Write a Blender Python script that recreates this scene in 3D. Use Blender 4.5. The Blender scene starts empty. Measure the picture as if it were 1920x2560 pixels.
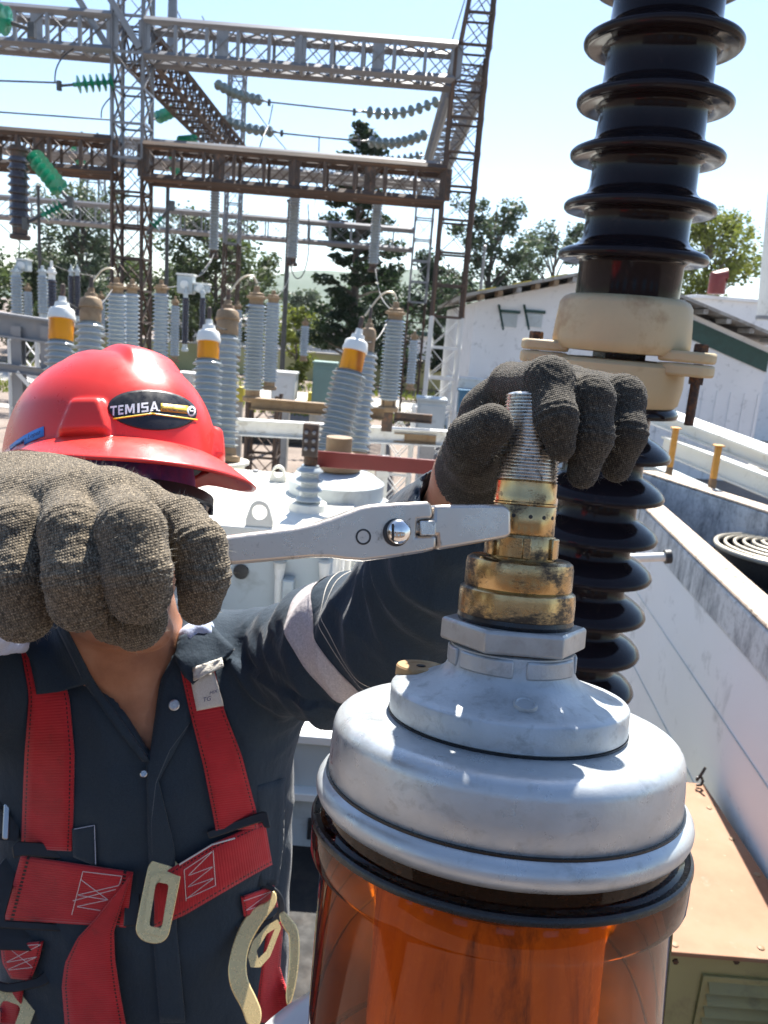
import bpy, bmesh, math, random
import numpy as np
from mathutils import Vector, Matrix, noise
from mathutils.bvhtree import BVHTree

random.seed(7); rng = np.random.default_rng(7)
scene = bpy.context.scene
COL = scene.collection
rad = math.radians

# ------------------------------------------------------------------ camera
FPX = 2000.0                      # focal length in pixels of a 1920 x 2560 frame
PITCH, ROLL, CAMH = rad(13.2), rad(4.6), 4.6
_p, _r = PITCH, ROLL
FW = np.array([0, math.cos(_p), -math.sin(_p)])
_r0 = np.array([1.0, 0, 0]); _u0 = np.array([0, math.sin(_p), math.cos(_p)])
RT = math.cos(_r) * _r0 + math.sin(_r) * _u0
UP = -math.sin(_r) * _r0 + math.cos(_r) * _u0
CAM = np.array([0, 0, CAMH])
cam_data = bpy.data.cameras.new('camera'); cam = bpy.data.objects.new('camera', cam_data); COL.objects.link(cam)
cam.matrix_world = Matrix(((RT[0], UP[0], -FW[0], CAM[0]), (RT[1], UP[1], -FW[1], CAM[1]), (RT[2], UP[2], -FW[2], CAM[2]), (0, 0, 0, 1)))
cam_data.sensor_fit = 'HORIZONTAL'; cam_data.sensor_width = 36.0; cam_data.lens = 36.0 * FPX / 1920.0
cam_data.clip_start = 0.02; cam_data.clip_end = 9000
cam_data.dof.use_dof = True; cam_data.dof.focus_distance = 0.50; cam_data.dof.aperture_fstop = 30.0
scene.camera = cam

# ------------------------------------------------------------------ sky, sun, exposure
SUN_AZ, SUN_EL = rad(11), rad(56)          # azimuth clockwise from +Y
world = bpy.data.worlds.new('World'); scene.world = world; world.use_nodes = True
_n = world.node_tree.nodes; _n.clear()
_sky = _n.new('ShaderNodeTexSky'); _sky.sky_type = 'NISHITA'; _sky.sun_disc = False
_sky.sun_elevation = SUN_EL; _sky.sun_rotation = SUN_AZ; _sky.altitude = 100; _sky.air_density = 1.0; _sky.dust_density = 0.5; _sky.ozone_density = 2.5
_bg = _n.new('ShaderNodeBackground'); _bg.inputs['Strength'].default_value = 0.080
_wo = _n.new('ShaderNodeOutputWorld')
world.node_tree.links.new(_sky.outputs[0], _bg.inputs[0]); world.node_tree.links.new(_bg.outputs[0], _wo.inputs[0])
_sd = bpy.data.lights.new('sun', 'SUN'); _sd.energy = 5.0; _sd.angle = rad(0.53); _sd.color = (1.0, 0.955, 0.88)
sun = bpy.data.objects.new('sun', _sd); COL.objects.link(sun)
_to = Vector((math.sin(SUN_AZ) * math.cos(SUN_EL), math.cos(SUN_AZ) * math.cos(SUN_EL), math.sin(SUN_EL)))
sun.rotation_euler = _to.to_track_quat('Z', 'Y').to_euler(); sun.location = (0, 0, 30)
scene.view_settings.view_transform = 'Standard'; scene.view_settings.look = 'None'
scene.view_settings.exposure = 1.55; scene.view_settings.gamma = 1.0
scene.render.engine = 'CYCLES'
scene.cycles.use_denoising = True; scene.cycles.max_bounces = 8; scene.cycles.transparent_max_bounces = 24
scene.cycles.caustics_reflective = False; scene.cycles.caustics_refractive = False
scene.cycles.sample_clamp_indirect = 6.0

# ------------------------------------------------------------------ pixel -> place (1920 x 2560 frame)
def ray(u, v): return FW + (u - 960) / FPX * RT - (v - 1280) / FPX * UP
def P(u, v, d): return CAM + d * ray(u, v)                      # at camera depth d
def PY(u, v, y): r = ray(u, v); return CAM + r * (y / r[1])     # on the upright plane y
def PZ(u, v, z=0.0): r = ray(u, v); return CAM + r * ((z - CAMH) / r[2])
def unit(a): a = np.asarray(a, float); return a / np.linalg.norm(a)
def frame(x, y, z, o): return np.array([[x[0], y[0], z[0], o[0]], [x[1], y[1], z[1], o[1]], [x[2], y[2], z[2], o[2]], [0, 0, 0, 1]], float)
def axis_frame(o, z, ref=(0.13, -1, 0)):
    z = unit(z); x = unit(np.cross(ref, z)) if abs(np.dot(unit(ref), z)) < .98 else unit(np.cross((0, 1, 0.01), z)); return frame(x, np.cross(z, x), z, o)

# ------------------------------------------------------------------ materials
MATS = {}
def nd(nt, t, **kw):
    n = nt.nodes.new(t)
    for k, v in kw.items():
        if k in n.inputs: n.inputs[k].default_value = v
        else: setattr(n, k, v)
    return n
def ramp(nt, fac, stops):
    r = nt.nodes.new('ShaderNodeValToRGB'); e = r.color_ramp.elements
    while len(e) > 1: e.remove(e[-1])
    e[0].position = stops[0][0]; e[0].color = c4(stops[0][1])
    for p, c in stops[1:]:
        k = e.new(p); k.color = c4(c)
    nt.links.new(fac, r.inputs[0]); return r.outputs[0]
def c4(c): return (c, c, c, 1) if isinstance(c, (int, float)) else (*c, 1)
def mixc(nt, f, a, b):
    m = nt.nodes.new('ShaderNodeMix'); m.data_type = 'RGBA'
    for s, i in ((f, 0), (a, 6), (b, 7)):
        if isinstance(s, (int, float)): m.inputs[i].default_value = s if i == 0 else c4(s)
        elif isinstance(s, tuple): m.inputs[i].default_value = c4(s)
        else: nt.links.new(s, m.inputs[i])
    return m.outputs[2]
def noise_out(nt, co, scale, detail=5, rough=.6, stretch=None, dist=0.0):
    if stretch:
        mp = nt.nodes.new('ShaderNodeMapping'); mp.inputs['Scale'].default_value = stretch; nt.links.new(co, mp.inputs[0]); co = mp.outputs[0]
    n = nd(nt, 'ShaderNodeTexNoise', Scale=scale, Detail=detail, Roughness=rough, Distortion=dist); nt.links.new(co, n.inputs['Vector']); return n.outputs[0]
def newmat(name):
    m = bpy.data.materials.new(name); m.use_nodes = True; nt = m.node_tree; b = nt.nodes['Principled BSDF']
    co = nt.nodes.new('ShaderNodeTexCoord').outputs['Object']; MATS[name] = m; return m, nt, b, co
def bump(nt, b, h, strength=.3, dist=.002, prev=None):
    bn = nd(nt, 'ShaderNodeBump', Strength=strength, Distance=dist); nt.links.new(h, bn.inputs['Height'])
    if prev is not None: nt.links.new(prev, bn.inputs['Normal'])
    nt.links.new(bn.outputs[0], b.inputs['Normal']); return bn.outputs[0]
def pm(name, col, rough=.5, metal=0.0, var=.25, scale=6, dirt=None, dirt_amt=.5, dscale=None, stretch=None, bs=0, bscale=80, bdist=.002, coat=0, spec=None, rvar=.12):
    """plain surface: colour drift, optional dirt patches, uneven gloss and fine relief"""
    m, nt, b, co = newmat(name)
    n1 = noise_out(nt, co, scale, 6, .6, stretch)
    lo = tuple(c * (1 - var) for c in col); hi = tuple(min(1, c * (1 + var)) for c in col)
    c = ramp(nt, n1, [(.3, lo), (.7, hi)])
    if dirt is not None:
        n2 = noise_out(nt, co, dscale or scale * 2.3, 9, .68, stretch, .4)
        f = ramp(nt, n2, [(.62 - .3 * dirt_amt, 0.0), (.74 - .22 * dirt_amt, 1.0)]); c = mixc(nt, f, c, dirt)
    nt.links.new(c, b.inputs['Base Color'])
    b.inputs['Metallic'].default_value = metal
    r = ramp(nt, noise_out(nt, co, scale * 4, 6), [(.3, max(.03, rough - rvar)), (.7, min(1, rough + rvar))]); nt.links.new(r, b.inputs['Roughness'])
    if coat: b.inputs['Coat Weight'].default_value = coat; b.inputs['Coat Roughness'].default_value = .08
    if spec is not None: b.inputs['Specular IOR Level'].default_value = spec
    if bs: bump(nt, b, noise_out(nt, co, bscale, 8, .65), bs, bdist)
    return m

# ------------------------------------------------------------------ mesh building
class MB:
    def __init__(s): s.v = []; s.f = []
    def add(s, vs, fs):
        o = len(s.v); s.v.extend([tuple(map(float, p)) for p in vs]); s.f.extend([tuple(i + o for i in f) for f in fs]); return s
    def box(s, c, size, M=None):
        x, y, z = (np.array(size) / 2); vs = np.array([(i * x, j * y, k * z) for k in (-1, 1) for j in (-1, 1) for i in (-1, 1)])
        if M is not None: vs = vs @ np.array(M)[:3, :3].T
        return s.add(vs + np.asarray(c), [(0, 2, 3, 1), (4, 5, 7, 6), (0, 1, 5, 4), (2, 6, 7, 3), (0, 4, 6, 2), (1, 3, 7, 5)])
    def lathe(s, prof, M, seg=48, cap=True):
        prof = np.asarray(prof, float); M = np.asarray(M); n = len(prof); t = np.linspace(0, 2 * math.pi, seg, endpoint=False)
        vs = np.stack([np.outer(prof[:, 0], np.cos(t)), np.outer(prof[:, 0], np.sin(t)), np.repeat(prof[:, 1:2], seg, 1)], -1).reshape(-1, 3)
        vs = vs @ M[:3, :3].T + M[:3, 3]
        fs = [(i * seg + j, i * seg + (j + 1) % seg, (i + 1) * seg + (j + 1) % seg, (i + 1) * seg + j) for i in range(n - 1) for j in range(seg)]
        if cap:
            if prof[0, 0] > 1e-6: fs.append(tuple(range(seg - 1, -1, -1)))
            if prof[-1, 0] > 1e-6: fs.append(tuple((n - 1) * seg + j for j in range(seg)))
        return s.add(vs, fs)
    def tube(s, pts, r, seg=8, cap=True):
        pts = [np.asarray(p, float) for p in pts]; n = len(pts); rs = r if hasattr(r, '__len__') else [r] * n
        tg = [unit(pts[min(i + 1, n - 1)] - pts[max(i - 1, 0)]) for i in range(n)]
        x = unit(np.cross(tg[0], (0.3, 0.2, 1) if abs(tg[0][2]) < .9 else (1, .1, 0))); vs = []
        for i in range(n):
            x = unit(x - tg[i] * np.dot(x, tg[i])); y = np.cross(tg[i], x)
            vs += [pts[i] + rs[i] * (math.cos(a) * x + math.sin(a) * y) for a in np.linspace(0, 2 * math.pi, seg, endpoint=False)]
        fs = [(i * seg + j, i * seg + (j + 1) % seg, (i + 1) * seg + (j + 1) % seg, (i + 1) * seg + j) for i in range(n - 1) for j in range(seg)]
        if cap: fs += [tuple(range(seg - 1, -1, -1)), tuple((n - 1) * seg + j for j in range(seg))]
        return s.add(vs, fs)
    def prism(s, pts, off):
        """closed outline of 3-D points, pushed along off"""
        pts = [np.asarray(p, float) for p in pts]; n = len(pts); off = np.asarray(off, float)
        return s.add(pts + [p + off for p in pts], [tuple(range(n - 1, -1, -1)), tuple(range(n, 2 * n))] + [(i, (i + 1) % n, n + (i + 1) % n, n + i) for i in range(n)])
    def sheet(s, rows):
        a = len(rows[0]); vs = [p for r in rows for p in r]
        return s.add(vs, [(i * a + j, i * a + j + 1, (i + 1) * a + j + 1, (i + 1) * a + j) for i in range(len(rows) - 1) for j in range(a - 1)])
    def build(s, name, mat, parent=None, smooth=35, bevel=0, solid=0, base=None, subsurf=0):
        root = parent
        while root is not None and root.parent is not None: root = root.parent
        v = np.array(s.v)
        off = np.array(root.location) if root is not None else (np.asarray(base, float) if base is not None else np.array([(v[:, 0].min() + v[:, 0].max()) / 2, (v[:, 1].min() + v[:, 1].max()) / 2, v[:, 2].min()]))
        me = bpy.data.meshes.new(name); me.from_pydata([tuple(p) for p in v - off], [], s.f); me.update()
        bm = bmesh.new(); bm.from_mesh(me); bmesh.ops.recalc_face_normals(bm, faces=bm.faces); bm.to_mesh(me); bm.free()
        return finish(name, me, mat, parent, off, smooth, bevel, solid, subsurf)
def finish(name, me, mat, parent, off, smooth=35, bevel=0, solid=0, subsurf=0):
    if smooth:
        me.polygons.foreach_set('use_smooth', [True] * len(me.polygons))
        if smooth < 180: me.set_sharp_from_angle(angle=rad(smooth))
    me.materials.append(MATS[mat] if isinstance(mat, str) else mat)
    o = bpy.data.objects.new(name, me); COL.objects.link(o)
    if parent is not None: o.parent = parent
    else: o.location = off
    if solid: md = o.modifiers.new('thickness', 'SOLIDIFY'); md.thickness = solid; md.offset = 0
    if bevel: md = o.modifiers.new('bevel', 'BEVEL'); md.width = bevel; md.segments = 2; md.limit_method = 'ANGLE'; md.angle_limit = rad(40)
    if subsurf: md = o.modifiers.new('subsurf', 'SUBSURF'); md.levels = subsurf; md.render_levels = subsurf
    return o
def thing(name, label, cat, loc, group=None):
    o = bpy.data.objects.new(name, None); o.empty_display_size = .05; COL.objects.link(o); o.location = tuple(map(float, loc))
    return tag(o, label, cat, group)
def tag(o, label=None, cat=None, group=None, kind=None):
    for k, v in (('label', label), ('category', cat), ('group', group), ('kind', kind)):
        if v: o[k] = v
    return o
_shared = {}
def unit_mesh(key, maker):
    if key not in _shared: _shared[key] = maker()
    return _shared[key]
def copy_tree(o, loc, label=None, parent=None):
    c = o.copy(); COL.objects.link(c)
    if parent is None: c.location = tuple(map(float, loc))
    else: c.parent = parent
    if label: c['label'] = label
    for ch in list(o.children): copy_tree(ch, None, None, c)
    return c
def bar(name, p, q, w, t, mat, parent, shape='box', ref=(0, 0, 1)):
    """one steel member from p to q (own object, shared unit mesh: flat box or L angle)"""
    def mk():
        m = bpy.data.meshes.new(name)
        if shape == 'box': sec = [(-.5, -.5), (.5, -.5), (.5, .5), (-.5, .5)]
        else: sec = [(-.5, -.5), (.5, -.5), (.5, -.38), (-.38, -.38), (-.38, .5), (-.5, .5)]
        n = len(sec); vs = [(x, y, z) for z in (0, 1) for x, y in sec]
        m.from_pydata(vs, [], [tuple(range(n - 1, -1, -1)), tuple(range(n, 2 * n))] + [(i, (i + 1) % n, n + (i + 1) % n, n + i) for i in range(n)]); m.materials.append(MATS[mat]); m.update(); return m
    me = unit_mesh((shape, mat), mk); o = bpy.data.objects.new(name, me); COL.objects.link(o); o.parent = parent
    root = parent
    while root.parent is not None: root = root.parent
    p = np.asarray(p, float); q = np.asarray(q, float); z = q - p; L = np.linalg.norm(z); z = z / L
    rf = unit(ref); rf = rf if abs(np.dot(rf, z)) < .95 else np.array([0.0, 1, 0]) if abs(z[1]) < .9 else np.array([1.0, 0, 0])
    x = unit(np.cross(rf, z)); y = np.cross(z, x); F = frame(x * w, y * t, z * L, p - np.array(root.location)); o.matrix_local = Matrix(F.tolist()); return o

# ------------------------------------------------------------------ solid shapes from distance fields (hands, body, cloth)
def smin(a, b, k):
    h = np.clip(.5 + .5 * (b - a) / k, 0, 1); return b * (1 - h) + a * h - k * h * (1 - h)
def cap(X, a, b, ra, rb, sq=None):
    a = np.asarray(a, np.float32); b = np.asarray(b, np.float32); ab = b - a
    t = np.clip(((X - a) @ ab) / max(float(ab @ ab), 1e-9), 0, 1); D = X - a - t[..., None] * ab
    if sq is not None:                                   # flattened along a direction
        n = np.asarray(unit(sq[0]), np.float32); D = D + (D @ n)[..., None] * n * (sq[1] - 1)
    return np.sqrt((D * D).sum(-1)) - (ra + (rb - ra) * t)
def ell(X, c, ax, r):
    """ellipsoid, axes = rows of ax"""
    q = (X - np.asarray(c, np.float32)) @ np.asarray(ax, np.float32).T; r = np.asarray(r, np.float32)
    k0 = np.sqrt(((q / r) ** 2).sum(-1)); k1 = np.sqrt(((q / r ** 2) ** 2).sum(-1)) + 1e-9; return k0 * (k0 - 1) / k1
def chain(X, pts, rs, k=.006):
    d = None
    for i in range(len(pts) - 1):
        c = cap(X, pts[i], pts[i + 1], rs[i], rs[i + 1]); d = c if d is None else smin(d, c, k)
    return d
def field_mesh(func, lo, hi, h):
    lo = np.asarray(lo, float); n = np.ceil((np.asarray(hi) - lo) / h).astype(int) + 1
    ax = [np.arange(n[i], dtype=np.float32) * h + lo[i] for i in range(3)]
    F = np.full(n, 1.0, np.float32); B = 10
    cs = [np.arange(0, n[i], B) for i in range(3)]
    ctr = np.stack(np.meshgrid(*[lo[i] + (cs[i] + (B - 1) / 2) * h for i in range(3)], indexing='ij'), -1).astype(np.float32)
    fc = func(ctr); reach = B * h * .5 * 1.733 * 1.7 + h * 2
    for i, j, k in np.ndindex(*fc.shape):
        a, b, c = cs[0][i], cs[1][j], cs[2][k]; sl_ = (slice(a, a + B), slice(b, b + B), slice(c, c + B))
        if abs(fc[i, j, k]) > reach: F[sl_] = fc[i, j, k]
        else: F[sl_] = func(np.stack(np.meshgrid(ax[0][sl_[0]], ax[1][sl_[1]], ax[2][sl_[2]], indexing='ij'), -1).astype(np.float32))
    ins = F < 0; cnt = np.zeros(n - 1, np.int8); cr = [(i, j, k) for i in (0, 1) for j in (0, 1) for k in (0, 1)]
    def sl(A, c): return A[c[0]:A.shape[0] - 1 + c[0], c[1]:A.shape[1] - 1 + c[1], c[2]:A.shape[2] - 1 + c[2]]
    for c in cr: cnt += sl(ins, c)
    mask = (cnt > 0) & (cnt < 8); idx = np.full(n - 1, -1, np.int64); idx[mask] = np.arange(mask.sum())
    acc = np.zeros((int(mask.sum()), 3)); w = np.zeros(int(mask.sum()))
    V = {c: sl(F, c)[mask] for c in cr}
    for c in cr:
        for a in range(3):
            if c[a] == 0:
                e = list(c); e[a] = 1; e = tuple(e); f0, f1 = V[c], V[e]; s = (f0 < 0) != (f1 < 0)
                t = np.where(s, f0 / np.where(s, f0 - f1, 1), 0); pt = np.tile(np.array(c, float), (len(t), 1)); pt[:, a] = t
                acc[s] += pt[s]; w[s] += 1
    verts = (np.argwhere(mask) + acc / w[:, None]) * h + lo
    faces = []
    for a in range(3):
        b, c = (a + 1) % 3, (a + 2) % 3
        s0 = [slice(1, -1)] * 3; s1 = [slice(1, -1)] * 3; s0[a] = slice(0, -1); s1[a] = slice(1, None)
        A0, A1 = ins[tuple(s0)], ins[tuple(s1)]; e = np.argwhere(A0 != A1)
        if not len(e): continue
        flip = A0[tuple(e.T)]; g = e.copy(); g[:, b] += 1; g[:, c] += 1
        q = []
        for db, dc in ((-1, -1), (0, -1), (0, 0), (-1, 0)):
            k = g.copy(); k[:, b] += db; k[:, c] += dc; q.append(idx[tuple(k.T)])
        q = np.stack(q, 1); q[~flip] = q[~flip][:, ::-1]; faces.append(q)
    return verts, np.concatenate(faces)
def np_mesh(name, V, Fc):
    me = bpy.data.meshes.new(name); me.from_pydata(V.tolist(), [], Fc.tolist()); me.update(); return me
def vnormals(V, Fc):
    n = np.cross(V[Fc[:, 1]] - V[Fc[:, 0]], V[Fc[:, 3]] - V[Fc[:, 0]]); N = np.zeros_like(V)
    for k in range(4): np.add.at(N, Fc[:, k], n)
    return N / (np.linalg.norm(N, axis=1, keepdims=True) + 1e-12)
def smooth_v(V, Fc, it=2, lam=.5):
    for _ in range(it):
        S = np.zeros_like(V); c = np.zeros(len(V))
        for k in range(4):
            np.add.at(S, Fc[:, k], V[Fc[:, (k + 1) % 4]] + V[Fc[:, k - 1]]); np.add.at(c, Fc[:, k], 2)
        V = V * (1 - lam) + lam * S / c[:, None]
    return V
def field_obj(name, func, lo, hi, h, mat, parent, smooth_it=2, disp=None):
    V, Fc = field_mesh(func, lo, hi, h); V = smooth_v(V, Fc, smooth_it)
    if disp is not None: N = vnormals(V, Fc); V = V + N * disp(V, N)[:, None]
    root = parent
    while root is not None and root.parent is not None: root = root.parent
    off = np.array(root.location) if root is not None else np.array([V[:, 0].mean(), V[:, 1].mean(), V[:, 2].min()])
    o = finish(name, np_mesh(name, V - off, Fc), mat, parent, off, 180); return o, V, Fc

# ================================================================== materials of the near things
pm('cast_aluminium', (.42, .45, .465), .45, .38, .16, 30, (.31, .33, .335), .34, 80, bs=.45, bscale=200, bdist=.0010, rvar=.12)
pm('spun_aluminium', (.46, .49, .505), .34, .45, .13, 18, (.36, .38, .385), .30, 60, (1, 1, 1.6), bs=.3, bscale=170, bdist=.0008, rvar=.12)
pm('zinc_nut', (.40, .41, .40), .45, .5, .15, 40, (.34, .34, .33), .4, 90, bs=.2, bscale=500, bdist=.0006)
pm('rubber', (.006, .006, .007), .32, 0, .3, 60, bs=.1, bscale=200)
pm('thread_steel', (.60, .58, .54), .28, .9, .2, 120, (.10, .09, .08), .25, 260)
pm('wrench_steel', (.55, .495, .435), .33, .8, .1, 16, (.20, .175, .145), .12, 130, bs=.12, bscale=420, bdist=.0004)
pm('polished_steel', (.75, .74, .72), .18, 1, .1, 60)
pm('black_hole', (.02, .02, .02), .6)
pm('blackened_steel', (.05, .05, .05), .5, .5, .3, 90)
def brass_mat(name, grime, gs):
    m, nt, b, co = newmat(name)
    base = ramp(nt, noise_out(nt, co, 70, 6, .6, (1, 1, .35)), [(.3, (.36, .24, .11)), (.7, (.60, .43, .22))])
    big = noise_out(nt, co, gs, 3, .5, (1, 1, 1.3), .3); fin = noise_out(nt, co, gs * 9, 8, .8, (1, 1, 2.2)); mm = nt.nodes.new('ShaderNodeMath'); mm.operation = 'MULTIPLY_ADD'; mm.inputs[1].default_value = .38; nt.links.new(fin, mm.inputs[0]); m2 = nt.nodes.new('ShaderNodeMath'); m2.operation = 'MULTIPLY'; m2.inputs[1].default_value = .62; nt.links.new(big, m2.inputs[0]); nt.links.new(m2.outputs[0], mm.inputs[2])
    g = ramp(nt, mm.outputs[0], [(.58 - .15 * grime, 0.0), (.68 - .16 * grime, .95)])
    nt.links.new(mixc(nt, g, base, (.018, .014, .011)), b.inputs['Base Color'])
    nt.links.new(ramp(nt, g, [(0, .24), (1, .5)]), b.inputs['Roughness']); nt.links.new(ramp(nt, g, [(0, 1.0), (1, .3)]), b.inputs['Metallic'])
    bump(nt, b, noise_out(nt, co, 600, 6), .12, .0005); return m
brass_mat('brass', .38, 60); brass_mat('grimy_brass', .80, 30); brass_mat('clean_brass', .16, 70)
def amber_mat():
    m, nt, b, co = newmat('amber_glass'); out = nt.nodes['Material Output']
    tint = ramp(nt, noise_out(nt, co, 6, 4, .5, (1, 1, .2)), [(.3, (.88, .34, .042)), (.7, (.97, .48, .085))])
    tr = nt.nodes.new('ShaderNodeBsdfTransparent'); nt.links.new(tint, tr.inputs[0])
    tl = nt.nodes.new('ShaderNodeBsdfTranslucent'); tl.inputs[0].default_value = (1.0, .40, .035, 1)
    gl = nd(nt, 'ShaderNodeBsdfGlossy', Roughness=.04); gl.inputs[0].default_value = (1, 1, 1, 1)
    m1 = nt.nodes.new('ShaderNodeMixShader'); m1.inputs[0].default_value = .24; nt.links.new(tr.outputs[0], m1.inputs[1]); nt.links.new(tl.outputs[0], m1.inputs[2])
    fr = nd(nt, 'ShaderNodeFresnel', IOR=1.34); m2 = nt.nodes.new('ShaderNodeMixShader'); nt.links.new(fr.outputs[0], m2.inputs[0])
    nt.links.new(m1.outputs[0], m2.inputs[1]); nt.links.new(gl.outputs[0], m2.inputs[2]); nt.links.new(m2.outputs[0], out.inputs[0])
    bn = nd(nt, 'ShaderNodeBump', Strength=.05, Distance=.0006); nt.links.new(noise_out(nt, co, 25, 3, .5, (1, 1, .3)), bn.inputs['Height'])
    for n in (gl, fr): nt.links.new(bn.outputs[0], n.inputs['Normal'])
amber_mat()
pm('oiled_glint_core', (.95, .52, .11), .22, 0, .45, 30, (.10, .030, .005), .40, 38, (1, 1, .015))  # gold and dark streaks put in for the vertical glints of the glass
pm('white_porcelain', (.72, .73, .72), .16, 0, .06, 6, coat=.5)
pm('brown_porcelain', (.014, .011, .013), .12, 0, .35, 5, (.03, .02, .018), .12, 30, rvar=.05, spec=.16)
pm('weathered_cast', (.52, .41, .235), .6, .05, .14, 7, (.33, .20, .09), .40, 6, bs=.25, bscale=150, bdist=.001)
pm('rusty_bolt', (.05, .035, .028), .7, .3, .4, 90, (.14, .06, .025), .5, 120, bs=.3, bscale=300)

# ================================================================== the sight-glass bushing in front
BA = np.array([0.08927562, 0.46599555, 4.30958479]); BX = unit((0.00195986, 0.19143095, 0.98150413))
BF = axis_frame(BA, BX, (0, 1, 0))
def bl(x, y, h): return (BF @ np.array([x, y, h, 1]))[:3]
fb = thing('bushing', 'large amber sight glass bushing with metal cap and brass threaded stud, in the foreground', 'bushing', bl(0, 0, -.62))
def arcblock(mb, F, r0, r1, h0, h1, a0, a1, n=8):
    a = np.radians(np.linspace(a0, a1, n)); o = []
    for r, h in ((r0, h0), (r1, h0), (r1, h1), (r0, h1)): o += [(F @ np.array([r * math.cos(t), r * math.sin(t), h, 1]))[:3] for t in a]
    fs = [(k * n + i, k * n + i + 1, ((k + 1) % 4) * n + i + 1, ((k + 1) % 4) * n + i) for k in range(4) for i in range(n - 1)] + [(0, n, 2 * n, 3 * n), (n - 1, 4 * n - 1, 3 * n - 1, 2 * n - 1)]
    return mb.add(o, fs)
def lz(name, prof, mat, seg=96, parent=fb, smooth=32, bevel=0, capd=True): return MB().lathe(prof, BF, seg, capd).build(name, mat, parent, smooth, bevel)
g = lz('sight_glass', [(.1122, -.003), (.1128, -.0150), (.1150, -.0168), (.1185, -.0182), (.1195, -.0205), (.1195, -.0385), (.1188, -.0405), (.1135, -.044), (.1125, -.047), (.1122, -.13), (.1120, -.207)], 'amber_glass', 128, capd=False)
lz('gasket', [(.1172, -.0168), (.1184, -.0164), (.1198, -.0172), (.1205, -.0186), (.1205, -.0202), (.1196, -.0210)], 'rubber', 128)
lz('inner_tube', [(.074, -.201), (.074, -.060), (.068, -.050), (.045, -.046), (.045, 0)], 'oiled_glint_core', 64)
lz('glass_seat', [(.100, -.215), (.108, -.208), (.1175, -.204), (.1175, -.220), (.100, -.220)], 'rubber', 96)
lz('bounce_floor', [(.109, -.214), (.109, -.204), (0, -.202)], 'white_porcelain', 64)  # white disc added to bounce light up inside the amber glass
SH = [(.09, -.220), (.125, -.207), (.148, -.209), (.164, -.217), (.1700, -.227), (.167, -.233), (.15, -.232), (.132, -.240)]
z = -.240
for k in range(7): SH += [(.130, z - .02), (.140, z - .022), (.168, z - .034), (.1735, z - .041), (.169, z - .045), (.145, z - .043), (.132, z - .05)]; z -= .05
SH += [(.13, -.62)]
lz('porcelain', SH, 'white_porcelain', 96, smooth=50)
r_ = []
for t in np.linspace(-95, 150, 16): r_.append((.1085 + .0105 * math.cos(rad(t)), .0015 + .0095 * math.sin(rad(t))))
lz('rim', [(.100, -.0085)] + r_ + [(.100, .0035)], 'spun_aluminium', 128, smooth=50)
lz('seal_line', [(.105, .006), (.1132, .0066), (.1134, .0112), (.105, .0122)], 'rubber', 128)
cp = [(.1100, .0085), (.1118, .011), (.1117, .026), (.1110, .0385)] + [(.0995 + .0112 * math.cos(rad(t)), .0386 + .0105 * math.sin(rad(t))) for t in range(12, 91, 13)] + [(.09, .0493), (.078, .0494), (.06, .0494)]
lz('cap', cp, 'spun_aluminium', 128, smooth=50)
lz('flange_seal', [(.06, .0490), (.0764, .0490), (.0765, .0508), (.06, .0508)], 'rubber', 96)
fl = lz('flange', [(.05, .0505), (.0750, .0505), (.0759, .0515), (.0759, .0660), (.0750, .0672), (.069, .0690), (.060, .0712), (.052, .0742), (.0462, .0772), (.0425, .0805), (.0405, .0845), (.0398, .090), (.0392, .0965), (.0372, .0975), (.03, .0975)], 'cast_aluminium', 96, smooth=40)
for a0, a1 in ((-86, -30), (-150, -97), (-20, 30), (40, 95), (105, 160), (170, 205)):
    arcblock(MB(), BF, .036, .0412, .0845, .0955, a0, a1, 10).build('neck_pad', 'cast_aluminium', fl, 30, .0012)
MB().lathe([(.0, .0008), (.0048, .0008), (.0054, .0014), (.0066, .0014), (.0072, 0), (.0072, -.003)], axis_frame(bl(.001, -.0545, .0738), unit(BX * .97 + np.array([0, -.30, 0])), (0, 1, 0)), 28).build('cast_mark', 'cast_aluminium', fl, 40)
pf = axis_frame(bl(-.056, .026, .0705), BX, (0, 1, 0))
pl = MB().lathe([(.017, -.004), (.0168, .002), (.0160, .0032), (.0108, .0032), (.0098, .0024), (.0, .0024)], pf, 32).build('vent_plug', 'weathered_cast', fb, 30)
MB().lathe([(.0032, .0026), (.0032, .0031), (0, .0031)], pf, 6).build('plug_socket', 'black_hole', pl, 20)
lz('nut_seal', [(.03, .0968), (.0372, .0968), (.0374, .0992), (.03, .0992)], 'rubber', 64)
hx = MB(); cr_ = .0470
hx.lathe([(.034, .0985), (cr_ - .0015, .0985), (cr_, .0995), (cr_, .1112), (cr_ - .0022, .1126), (.034, .1126)], BF @ np.array(Matrix.Rotation(rad(0), 4, 'Z')), 6); hx.build('hex_nut', 'zinc_nut', fb, 25, .0009)
lz('o_ring', [(.03, .1126), (.0362, .1126), (.0372, .1150), (.0366, .1178), (.03, .1178)], 'rubber', 64)
cl = lz('base_collar', [(.02, .1172), (.0362, .1172), (.0371, .1180), (.0371, .1300), (.0366, .1335), (.0345, .1352), (.02, .1352)], 'grimy_brass', 80, smooth=40)
lz('adapter_body', [(.02, .1350), (.0338, .1350), (.0343, .1362), (.0343, .1490), (.0336, .1525), (.0312, .1543), (.02, .1543)], 'grimy_brass', 80, smooth=40)
ad = lz('adapter_waist', [(.015, .1541), (.0215, .1541), (.0217, .1560), (.0217, .1670), (.0206, .1694), (.015, .1694)], 'brass', 64, smooth=40)
for a0 in (-97, -45, 10, 65, 120, 175, 225): arcblock(MB(), BF, .0195, .0236, .1552, .1685, a0, a0 + (12 if a0 == -97 else 38), 8).build('lug', 'brass', ad, 30, .0007)
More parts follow.
